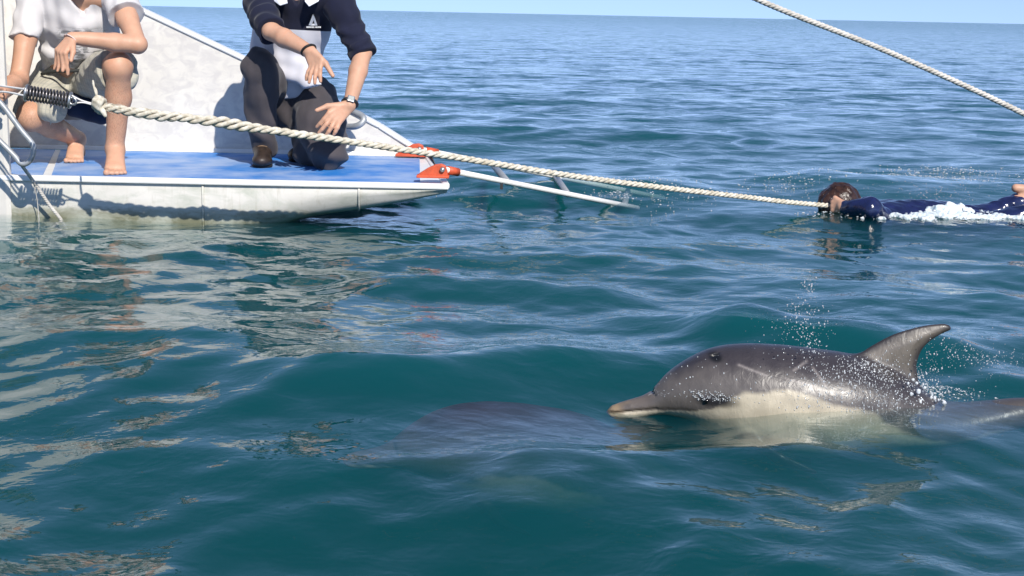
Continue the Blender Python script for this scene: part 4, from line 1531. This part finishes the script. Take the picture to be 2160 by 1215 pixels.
def trousers2():
    F = Field((-1.32, 6.60, ZD), (-.56, 7.45, .80), .0055)
    F.cone(A(608, 190, 7.12), A(608, 225, 7.16), .150, .150, .03, n=(0, 1, 0), sq=.8)
    F.chain([rhip2, lerp(rhip2, rkn2, .6), rkn2], [.105, .092, .078], .03)
    F.ell(V3(rkn2) + np.array((0, -.005, .005)), (.079, .075, .078), None, .02)
    F.chain([rkn2, lerp(rkn2, ran2, .35) + np.array((-.004, .02, 0)), lerp(rkn2, ran2, .75), lerp(rkn2, ran2, 1.0)], [.074, .080, .064, .062], .02, n=(0, 1, 0), sq=.95)
    F.chain([A(660, 208, 7.13), lerp(A(656, 206, 7.12), lkn2, .55), V3(lkn2)], [.120, .120, .092], .03)
    lk = V3(lkn2)
    F.ell(lk + np.array((.002, 0, -.01)), (.090, .085, .072), None, .02)
    F.chain([lk + np.array((-.02, .04, -.01)), lerp(lkn2, lan2, .5) + np.array((0, 0, .02)), lan2], [.078, .076, .055], .02)
    # slack cloth between the thigh and the folded shin
    F.cone(lerp(lhip2, lkn2, .3) + np.array((-.05, .05, -.04)), lk + np.array((-.13, .12, -.01)), .09, .062, .03)
    F.halfspace_cut((0, 0, DZ), (0, 0, -1))
    kk = V3(lkn2)
    def wr(X, Y, Z):
        a = .005 * vnoise(X * 7, Y * 5, Z * 6, 71) + .003 * vnoise(X * 17, Y * 11, Z * 15, 72)
        d1 = np.exp(-(((X - kk[0]) / .16) ** 2 + ((Z - kk[2]) / .13) ** 2))
        a = a + .012 * d1 * np.sin(58 * (Z + .45 * X) + 1.5 * vnoise(X * 3, Y * 3, Z * 3, 8))
        leg = np.exp(-((X - rkn2[0]) / .10) ** 2)
        a = a + .009 * leg * np.sin(46 * (Z * .7 + X) + 2 * vnoise(X * 2, Y * 2, Z * 3, 9))
        return a
    F.wrinkle(wr)
    v, q = F.mesh()
    mesh_obj('trousers', v, q, M_TROU, p2_, True)
    # shoes
    for an, d in ((V3(ran2), unit((.13, -1, 0))), (V3(lan2), unit((-.1, -.9, 0)))):
        toe = an + d * .115
        G = Field(np.minimum(an, toe) - .10, np.maximum(an, toe) + .10, .005)
        sd_ = np.array((-d[1], d[0], 0))
        hl = an - d * .05
        hl[2] = DZ + .036
        tb = an + d * .10
        tb[2] = DZ + .034
        G.cone(an + np.array((0, 0, .0)), hl, .044, .036, .02)
        G.cone(an, tb, .046, .038, .03)
        G.ell(tb + d * .02, (.047, .060, .034), None, .02)
        G.halfspace_cut((0, 0, DZ + .014), (0, 0, -1))
        vv, qq = G.mesh()
        mesh_obj('shoe', vv, qq, M_SHOE, p2_, True)
        H = Field(np.minimum(hl, tb) - .09, np.maximum(hl, tb) + .09, .005)
        H.cone((hl[0], hl[1], DZ + .008), (tb[0], tb[1], DZ + .008), .041, .050, .01, n=(0, 0, 1), sq=.30)
        H.halfspace_cut((0, 0, DZ + .001), (0, 0, -1))
        vv, qq = H.mesh()
        mesh_obj('shoe_sole', vv, qq, M_SOLE, p2_, True)
        for k in range(3):
            c0 = lerp(an, tb, .28 + .2 * k) + np.array((0, 0, .047 - .011 * k)) + d * .012
            MB().tube([c0 - sd_ * .022, c0 + d * .004 + np.array((0, 0, .004)), c0 + sd_ * .022], .0035, 6).obj('lace', simple('tan_lace', (.22, .14, .08), .8), p2_, True)
trousers2()
dr = V3(A(668, 134, 6.40)) - V3(rwr2)
ring(V3(rwr2) + unit(dr) * -.006, dr, .034, .0055, 'bracelet', simple('black_cord', (.010, .009, .010), .7), p2_)
dl = V3(lwr2) - V3(lel2)
wc = V3(lwr2) - unit(dl) * .012
ring(wc, dl, .0335, .008, 'watch_strap', simple('black_strap', (.015, .015, .016), .5), p2_)
e_f = unit(V3(CAMP) - wc)
e_f = unit(e_f - unit(dl) * (e_f @ unit(dl)))
e_s = np.cross(unit(dl), e_f)
axs = (Vector(unit(dl)), Vector(e_s), Vector(e_f))
wp = Vector(wc) + Vector(e_f) * .036
MB().box(wp, (.032, .034, .010), axs).obj('watch_case', M_STEEL, p2_, bevel=.004)
MB().box(wp + Vector(e_f) * .0052, (.022, .024, .002), axs).obj('watch_face', simple('pale_watch_face', (.36, .38, .36), .25), p2_)
# ------------------------------------------------------------------ ropes, spring, swimmer
def rope_mat(name, a, b, sc=40):
    t = NT(name)
    c = t.coord()
    n = t.noise(c, sc, 4, .65)
    n2 = t.noise(c, 300, 3, .6)
    t.bsdf(t.ramp(n, [(.28, a), (.68, b)]), .85, 0, .15, t.bump(n2, .6, .002))
    return t.m
M_ROPE = rope_mat('weathered_white_rope', (.36, .31, .22), (.76, .72, .62))
M_ROPE2 = rope_mat('grey_white_rope', (.42, .39, .34), (.68, .65, .60))

def twisted(name, path, rad_fn, pitch, mat, parent, strands=3, nseg=None, ns=8, jitter=0.0):
    """laid rope: strands wound round a path; rad_fn(t) gives the rope's radius"""
    P = [Vector(p) for p in path]
    L = [0.0]
    for i in range(1, len(P)):
        L.append(L[-1] + (P[i] - P[i - 1]).length)
    tot = L[-1]
    n = nseg or int(tot / pitch * 12)
    px = np.interp(np.linspace(0, tot, n), L, [p.x for p in P])
    py = np.interp(np.linspace(0, tot, n), L, [p.y for p in P])
    pz = np.interp(np.linspace(0, tot, n), L, [p.z for p in P])
    C = np.stack([px, py, pz], -1)
    T = np.gradient(C, axis=0)
    T /= np.linalg.norm(T, axis=1)[:, None]
    up_ = np.array((0, 0, 1.0))
    A1 = np.cross(T, up_)
    A1 /= np.linalg.norm(A1, axis=1)[:, None]
    A2 = np.cross(A1, T)
    ts = np.linspace(0, 1, n)
    R = np.array([rad_fn(t) for t in ts])
    s = np.linspace(0, tot, n)
    phase = np.cumsum(np.gradient(s) / (pitch * (R / R.min()) ** 1.0)) * 2 * math.pi
    r_ = np.random.default_rng(3)
    for k in range(strands):
        ph = phase + 2 * math.pi * k / strands
        sp_ = np.interp(ts, [0, .03, .07, .15, .20, 1], [0, .6, 1, 1, 0, 0]) if jitter else 0 * ts
        off = R * (.52 + .14 * sp_)
        wob = 1 + jitter * vnoise(s * 6 + 10 * k, s * 0, s * 0, 3 + k) * np.clip((R / R.min() - 1) * 2, 0, 1)
        c = C + A1 * (np.cos(ph) * off * wob)[:, None] + A2 * (np.sin(ph) * off * wob)[:, None]
        MB().tube([Vector(q) for q in c], list(R * (.56 - .07 * sp_)), ns).obj(name, mat, parent, True)

tow = thing('tow_rope', 'thick pale twisted rope stretched from the spring to the swimmer', 'rope', at(900, 320, 6.3))
pts = [at(208, 222, 5.72), at(250, 231, 5.72), at(330, 243, 5.72), at(420, 252, 5.73), at(500, 264, 5.75), at(600, 279, 5.78), at(720, 296, 5.84), at(860, 317, 5.93), at(1000, 338, 6.06), at(1200, 370, 6.28), at(1400, 396, 6.53), at(1560, 414, 6.76), at(1660, 426, 6.90), at(1752, 434, 7.04)]
pth = smooth_pts(pts, 10)
def rr(t):
    return float(np.interp(t, [0, .03, .06, .09, .13, .19, .30, .6, 1], [.0135, .0175, .0205, .0170, .0220, .0160, .0142, .0130, .0120]))
twisted('strand', pth, rr, .085, M_ROPE, tow, jitter=.30)
# knot where the rope meets the wire
G = Field(V3(at(207, 222, 5.72)) - .07, V3(at(207, 222, 5.72)) + .07, .004)
kc = V3(at(207, 220, 5.72))
for a in range(3):
    pp = []
    for i in range(9):
        an = 2 * math.pi * i / 8
        q = kc + np.array((.010 * math.cos(an) + .006 * (a - 1), .022 * math.sin(an), .026 * math.cos(an + .5) * (1 if a else .8)))
        pp.append(q + np.array((.004 * a, 0, -.008 * (a - 1))))
    G.chain(pp, [.0105] * 9, .002)
MB().tube(smooth_pts([at(206, 214, 5.71), at(203, 200, 5.70), at(199, 186, 5.71), at(196, 170, 5.74)], 5), .0045, 7).obj('loose_end', M_ROPE, tow, True)
G.chain([kc, V3(at(218, 236, 5.70)), V3(at(222, 244, 5.70))], [.013, .011, .008], .003)
gv, gq = G.mesh()
mesh_obj('knot', gv, gq, M_ROPE, tow, True)
# loose yarn ends sticking out of the spliced part
yb = MB()
for i in range(60):
    t = .02 + .18 * rng.random()
    p = pth[int(t * (len(pth) - 1))]
    d = Vector((rng.normal(0, .5), rng.normal(0, .6), rng.normal(0, .9))).normalized()
    a = p + d * rr(t) * .8
    yb.tube([a, a + d * .004 + Vector((.012, 0, -.001)), a + d * rng.uniform(.003, .010) + Vector((.028, 0, -.006))], [.0014, .0011, .0004], 4)
o = yb.obj('yarn_ends', M_ROPE, tow, True)
o['kind'] = 'stuff'

spring = thing('coil_spring', 'steel coil spring with wire lines linking the tow rope to the hand at left', 'spring', at(100, 205, 5.72))
s0, s1 = Vector(at(58, 196, 5.70)), Vector(at(146, 211, 5.72))
M_COIL = simple('worn_spring_steel', (.16, .15, .15), .35, .8, var=.6, nscale=60)
hel = []
ax = (s1 - s0).normalized()
e1 = (Vector((0, 0, 1)) - ax * ax.z).normalized()
e2 = ax.cross(e1)
turns, nn = 13, 13 * 14
for i in range(nn + 1):
    t = i / nn
    an = 2 * math.pi * turns * t
    hel.append(s0.lerp(s1, t) + (e1 * math.cos(an) + e2 * math.sin(an)) * .0285)
MB().tube(hel, .0042, 7).obj('coil', M_COIL, spring, True)
MB().tube([s0 - ax * .012, s1 + ax * .012], .010, 8).obj('coil_core', M_DARK, spring, True)  # dark rod filling the inside of the coil
M_WIRE = simple('white_wire', (.74, .72, .70), .4, var=.1)
for (px, py, q) in ((-40, 175, .013), (-40, 199, -.013)):
    MB().tube(smooth_pts([at(px, py, 5.94), at((px + 58) / 2 - 4, (py + 194) / 2 - 3, 5.84), s0 + e1 * q], 6), .0042, 7).obj('wire', M_WIRE, spring, True)
for q in (.011, -.011):
    MB().tube(smooth_pts([s1 + e1 * q * 2.0, at(172, 214 - q * 200, 5.72), at(203, 222 - q * 120, 5.72)], 6), .0034, 7).obj('wire', M_WIRE, spring, True)
for p in (s0 - ax * .004, s1 + ax * .004):
    ring(p, ax, .030, .0055, 'end_ring', M_STEEL, spring)
ring(s1 + ax * .02 + Vector((0, -.02, 0)), (0.1, 1, .1), .014, .0045, 'shackle', M_STEEL, spring)

line = thing('overhead_rope', 'thin grey white rope crossing the sky at upper right', 'rope', at(1880, 118, 4.0))
lp = [at(620, -440, 3.95), at(1000, -285, 3.97), at(1380, -108, 4.0), at(1610, 4, 4.0), at(1880, 112, 4.02), at(2160, 240, 4.05), at(2420, 378, 4.1), at(2800, 570, 4.16), at(3250, 805, 4.22)]
twisted('strand', smooth_pts(lp, 12), lambda t: .0080, .038, M_ROPE2, line, ns=6)

# light line and chain running from the bent bar down the hull to the waterline
ml = thing('mooring_line', 'thin weathered line hanging from the bent bar down the hull into the water', 'line', at(90, 400, 6.1))
mp_ = smooth_pts([at(44, 346, 6.03), at(66, 376, 6.12), at(84, 402, 6.16), at(104, 432, 6.18), at(128, 462, 6.19), at(140, 484, 6.22)], 8)
twisted('strand', mp_, lambda t: .0075, .03, M_ROPE2, ml, ns=6)
MB().tube(smooth_pts([at(70, 384, 6.14), at(78, 420, 6.17), at(82, 460, 6.18), at(88, 520, 6.20)], 6), .0022, 6).obj('thin_cord', M_ROPE2, ml, True)

# ------------- the swimmer holding the end of the rope
sw = thing('person', 'swimmer in a dark blue wetsuit floating face down holding the rope end', 'person', (at(1900, 420, 7.1).x, 7.1, 0))
M_WET = simple('wet_blue_neoprene', (.010, .014, .060), .16, var=.4, nscale=18, bump=.25, bscale=70, spec=.6, coat=.5)
M_WHAIR = simple('wet_brown_hair', (.035, .016, .009), .22, var=.6, nscale=45, bump=.6, bscale=130)
def S(px, py, Y=7.1):
    return at(px, py, Y)
def SB(px, py, Y=7.1):      # torso and legs ride lower in the water
    return at(px, py + 42, Y)
shd = S(1772, 444)
def swimmer():
    F = Field((1.42, 6.68, -.42), (3.3, 7.5, .22), .0065)
    ch_, pv = V3(SB(1880, 425)), V3(SB(1990, 425))
    F.cone(V3(SB(1838, 424)), ch_, .12, .14, .03, n=(0, 0, 1), sq=.62)
    F.cone(ch_, pv, .14, .125, .03, n=(0, 0, 1), sq=.68)
    F.ell(V3(SB(1960, 420)), (.16, .13, .085), None, .04)
    F.cone(V3(SB(1790, 424)), V3(SB(1838, 424)), .055, .07, .02)
    el, wr = V3(S(1835, 440, 6.86)), V3(S(1778, 437, 6.96))
    F.chain([V3(SB(1856, 424, 6.94)), el], [.056, .046], .02)
    F.chain([el, wr], [.044, .032], .012)
    el2, wr2 = V3(S(1830, 440, 7.36)), V3(S(1782, 440, 7.14))
    F.chain([V3(SB(1856, 424, 7.26)), el2, wr2], [.056, .044, .032], .012)
    hand(F, wr, S(1757, 431, 7.0), unit((.1, -.4, -1)), [S(1762, 424, 7.07), S(1760, 430, 7.08), S(1761, 436, 7.08), S(1764, 441, 7.07)], S(1752, 424, 7.04), 1.1, bend=(-.03, -.03, -.03, -.025))
    hand(F, wr2, S(1766, 434, 7.1), unit((.1, .4, -1)), [S(1768, 426, 7.03), S(1766, 432, 7.02), S(1767, 438, 7.02), S(1770, 443, 7.03)], S(1761, 427, 7.05), 1.1, bend=(.03, .03, .03, .025))
    for dy, yy in ((-.1, 0), (.1, .0)):
        hp, kn, an = pv + np.array((.03, dy, -.01)), V3(SB(2080, 428)) + np.array((0, dy * 1.2, 0)), V3(S(2172, 420)) + np.array((.05, dy * 1.4, -.01))
        F.chain([hp, kn, an], [.085, .06, .038], .02)
        F.chain([an, an + np.array((.02, 0, .035)), an + np.array((-.075, 0, .048))], [.034, .030, .022], .01)
    P, R = head(F, shd, unit((-1, -.25, -.75)), unit((-.6, 0, .8)))
    v, q = F.mesh()
    mesh_obj('body', v, q, M_SKIN2, sw, True)
    face_parts(sw, P, R, 1.0, M_WHAIR)
    hair_cap(sw, shd, P, R, 1.06, M_WHAIR)
    G = Field((1.55, 6.68, -.36), (3.05, 7.5, .22), .0065)
    G.cone(V3(SB(1836, 424)), ch_, .128, .150, .03, n=(0, 0, 1), sq=.64)
    G.cone(ch_, pv, .150, .135, .03, n=(0, 0, 1), sq=.70)
    G.ell(V3(SB(1955, 420)), (.17, .138, .092), None, .04)
    G.ell(V3(SB(1862, 424)), (.10, .15, .082), None, .04)
    G.chain([V3(SB(1856, 424, 6.94)), el, lerp(el, wr, .85)], [.066, .054, .038], .014)
    G.chain([V3(SB(1856, 424, 7.26)), el2, lerp(el2, wr2, .85)], [.066, .054, .038], .014)
    for dy in (-.1, .1):
        hp, kn, an = pv + np.array((.03, dy, -.01)), V3(SB(2080, 428)) + np.array((0, dy * 1.2, 0)), V3(S(2172, 420)) + np.array((.05, dy * 1.4, -.01))
        G.chain([hp, kn, lerp(kn, an, .8)], [.095, .069, .048], .02)
    G.wrinkle(lambda X, Y, Z: .004 * vnoise(X * 8, Y * 8, Z * 8, 81) + .002 * vnoise(X * 20, Y * 20, Z * 20, 82))
    v, q = G.mesh()
    mesh_obj('wetsuit', v, q, M_WET, sw, True)
swimmer()
# ------------------------------------------------------------------ droplets and foam
def ico():
    p = (1 + 5 ** .5) / 2
    v = np.array([(-1, p, 0), (1, p, 0), (-1, -p, 0), (1, -p, 0), (0, -1, p), (0, 1, p), (0, -1, -p), (0, 1, -p), (p, 0, -1), (p, 0, 1), (-p, 0, -1), (-p, 0, 1)], float)
    v /= np.linalg.norm(v[0])
    f = np.array([(0, 11, 5), (0, 5, 1), (0, 1, 7), (0, 7, 10), (0, 10, 11), (1, 5, 9), (5, 11, 4), (11, 10, 2), (10, 7, 6), (7, 1, 8), (3, 9, 4), (3, 4, 2), (3, 2, 6), (3, 6, 8), (3, 8, 9), (4, 9, 5), (2, 4, 11), (6, 2, 10), (8, 6, 7), (9, 8, 1)])
    return v, f
IV, IF = ico()

def balls(name, centers, radii, mat, stretch=None):
    c = np.asarray(centers, float)
    r = np.asarray(radii, float)
    n = len(c)
    S = np.ones((n, 3)) if stretch is None else np.asarray(stretch, float)
    V = (IV[None] * (r[:, None, None] * S[:, None, :]) + c[:, None, :]).reshape(-1, 3)
    F = (IF[None] + 12 * np.arange(n)[:, None, None]).reshape(-1, 3)
    o = mesh_obj(name, V, F, mat, None, True)
    o['kind'] = 'stuff'
    return o

def drop_mat():
    t = NT('sunlit_water_drops')
    p = t.n('ShaderNodeBsdfPrincipled')
    p.inputs['Base Color'].default_value = (.86, .90, .92, 1)
    p.inputs['Roughness'].default_value = .08
    p.inputs['Transmission Weight'].default_value = .45
    p.inputs['IOR'].default_value = 1.33
    t.l(p.outputs[0], t.out.inputs[0])
    return t.m
def foam_mat():
    t = NT('white_foam')
    n = t.noise(t.coord(), 60, 4, .6)
    p = t.bsdf(t.ramp(n, [(.3, (.48, .57, .60)), (.7, (.80, .84, .85))]), .5, 0, .4, t.bump(t.noise(t.coord(), 140, 3), .5, .006), sss=.5)
    p.inputs['Subsurface Radius'].default_value = (.03, .035, .035)
    return t.m
M_DROP, M_FOAM = drop_mat(), foam_mat()

R9 = np.random.default_rng(21)
C, Rr = [], []
# the spout of drops over the back
def cloud(n, cx, cy, sx, sy, rot, y0, sy_depth, rmin, rmax, zmin=None):
    k = 0
    while k < n:
        a, b = R9.normal(0, sx), R9.normal(0, sy)
        px = cx + a * math.cos(rot) - b * math.sin(rot)
        py = cy + a * math.sin(rot) + b * math.cos(rot)
        p = at(px, py, y0 + R9.normal(0, sy_depth))
        k += 1
        if p.z < .015:
            continue
        C.append(p)
        Rr.append((rmin + (rmax - rmin) * R9.random() ** 4) * .62)
cloud(105, 1706, 604, 9, 16, .1, 3.42, .05, .0010, .0034)
cloud(112, 1690, 650, 16, 24, .1, 3.42, .06, .0010, .0036)
cloud(142, 1700, 695, 36, 26, 0, 3.42, .07, .0010, .0042)
cloud(75, 1640, 690, 40, 36, 0, 3.42, .09, .0008, .0026)
cloud(39, 1716, 735, 16, 16, 0, 3.36, .03, .0012, .0040)
# drops torn off behind the fin
cloud(225, 2020, 742, 42, 22, .25, 3.50, .08, .0009, .0034)
cloud(195, 2090, 758, 40, 14, .12, 3.55, .08, .0008, .0030)
cloud(180, 1950, 800, 24, 24, 0, 3.40, .06, .0010, .0042)
cloud(60, 1960, 770, 14, 30, .6, 3.42, .05, .0008, .0024)
balls('water_droplets', C, Rr, M_DROP, np.stack([R9.uniform(.8, 1.1, len(C)), R9.uniform(.8, 1.1, len(C)), R9.uniform(.9, 1.5, len(C))], -1))

# beads and trickles of water on the near flank, whitened to mimic sun glints
near = DV[(dv[:, 1] < -.01) & (DV[:, 2] > .02)]
upx = (near[:, 0] / DY * FPX) + W0 / 2
C, Rr, St = [], [], []
w = np.exp(-((upx - 1840) / 85) ** 2) + .30 * np.exp(-((upx - 1720) / 70) ** 2) + .03
w = w * np.where(near[:, 2] > .125, .35, 1)
pick = R9.choice(len(near), 1500, p=w / w.sum())
for i in pick:
    C.append(near[i] + np.array((0, -.0008, 0)))
    Rr.append(.0004 + .0011 * R9.random() ** 2)
    St.append((R9.uniform(.8, 1.6), .5, R9.uniform(.9, 3.6)))
# splashing line along the cheek and the belly
for i in range(170):
    px = R9.normal(1500, 34)
    j = np.argmin((upx - px) ** 2 / 4 + ((near[:, 2] - (.033 + .020 * R9.random())) * 870) ** 2)
    C.append(near[j] + np.array((0, -.001, R9.normal(0, .003))))
    Rr.append(R9.uniform(.0005, .0015))
    St.append((R9.uniform(1, 2.4), .7, R9.uniform(.7, 1.2)))
for i in range(90):
    px = R9.uniform(1300, 1420)
    j = np.argmin((upx - px) ** 2 / 4 + ((near[:, 2] - (.025 + .012 * R9.random())) * 870) ** 2)
    C.append(near[j])
    Rr.append(R9.uniform(.0004, .0010))
    St.append((R9.uniform(1, 2.2), .6, .8))
balls('skin_glint_drops', C, Rr, M_DROP, St)

# white water: at the fin's foot, round the swimmer, at the ladder's foot
C, Rr, St = [], [], []
def churn(n, px, py, sx, sy, hmax, rmin, rmax, flat=.7, zc=0.0):
    """foam lying on the water round the spot seen at px, py; sx, sy in metres; piled up to hmax"""
    c = atz(px, py, zc)
    a = R9.normal(0, 1, (n, 2))
    x, y = c.x + a[:, 0] * sx, c.y + a[:, 1] * sy
    z = wave_at(x, y)[0]
    hh = hmax * np.exp(-(a ** 2).sum(1) * .7) * R9.random(n)
    for i in range(n):
        C.append((x[i], y[i], z[i] + hh[i] + .001))
        Rr.append(rmin + (rmax - rmin) * R9.random() ** 2.5)
        St.append((R9.uniform(.9, 1.8), R9.uniform(.9, 1.6), flat * R9.uniform(.6, 1.1)))
churn(300, 1930, 850, .035, .030, .05, .0008, .0034)
churn(200, 1990, 850, .05, .03, .015, .0008, .0028)
churn(90, 1700, 868, .05, .015, .006, .0006, .0020)
churn(420, 1992, 462, .16, .06, .03, .0015, .008)
churn(260, 2080, 462, .16, .05, .03, .0015, .008)
churn(420, 1900, 388, .34, .10, .012, .0012, .0045)
churn(420, 2020, 366, .34, .14, .012, .0012, .005)
churn(140, 1660, 404, .16, .20, .012, .0015, .005)
churn(150, 1790, 458, .14, .05, .02, .0015, .005)
churn(240, 1390, 420, .16, .22, .010, .0012, .004)
churn(120, 1300, 424, .05, .05, .02, .0012, .004)
churn(90, 900, 412, .12, .06, .004, .001, .003)
balls('foam_bubbles', C, Rr, M_FOAM, St)

def foam_mass(lo, hi, h, blobs, seed, cut=.0):
    """one torn mass of white water built from many merged lumps"""
    F = Field(lo, hi, h)
    for p, r, kk in blobs:
        F.ell(p, r, None, kk)
    F.wrinkle(lambda X, Y, Z: h * .8 * vnoise(X * 14, Y * 14, Z * 14, seed) + h * .55 * vnoise(X * 45, Y * 45, Z * 45, seed + 1) + cut)
    v, q = F.mesh()
    o = mesh_obj('white_foam', v, q, M_FOAM, None, True)
    o['kind'] = 'stuff'
bl = []
def pile(n, px, py, sx, sy, top, r0, r1, flat):
    c = atz(px, py, 0)
    for i in range(n):
        a, b = R9.normal(0, 1), R9.normal(0, 1)
        x, y = c.x + a * sx, c.y + b * sy
        e = math.exp(-.5 * (a * a + b * b))
        r = R9.uniform(r0, r1)
        bl.append(((x, y, water_z(x, y) + top * e * R9.uniform(.2, 1)), (r * R9.uniform(.9, 1.6), r, r * flat * R9.uniform(.7, 1.2)), r * .5))
pile(70, 1998, 460, .060, .028, .062, .012, .026, .75)
pile(80, 1990, 464, .12, .03, .018, .012, .028, .40)
pile(50, 1905, 464, .07, .02, .006, .008, .018, .30)
pile(70, 2095, 464, .11, .035, .006, .010, .022, .28)
pile(34, 2150, 460, .05, .03, .01, .010, .020, .40)
foam_mass((1.3, 6.5, -.05), (3.2, 7.4, .26), .007, bl, 91)
bl = []
def pile2(n, px, py, Y, sx, sz, r0, r1):
    for i in range(n):
        p = at(px + R9.normal(0, sx), py + R9.normal(0, sz), Y + R9.normal(0, .02))
        r = R9.uniform(r0, r1)
        bl.append(((p.x, p.y, p.z), (r * R9.uniform(.8, 1.4), r * .8, r * R9.uniform(.8, 2.0)), r * .5))
pile2(80, 1925, 838, 3.40, 16, 8, .0015, .004)
pile2(60, 1950, 848, 3.40, 22, 5, .0015, .004)
pile2(24, 1940, 812, 3.40, 10, 14, .0012, .0028)
foam_mass((.85, 3.28, -.03), (1.12, 3.52, .14), .0014, bl, 95)
C, Rr = [], []
cloud(165, 1985, 405, 45, 16, 0, 7.1, .12, .0015, .0055)
cloud(120, 1890, 392, 60, 12, 0, 7.2, .15, .0012, .0045)
cloud(90, 2070, 385, 50, 14, 0, 7.2, .15, .0012, .0045)
cloud(60, 1700, 400, 40, 14, 0, 7.2, .15, .0012, .0040)
balls('water_droplets', C, Rr, M_DROP)
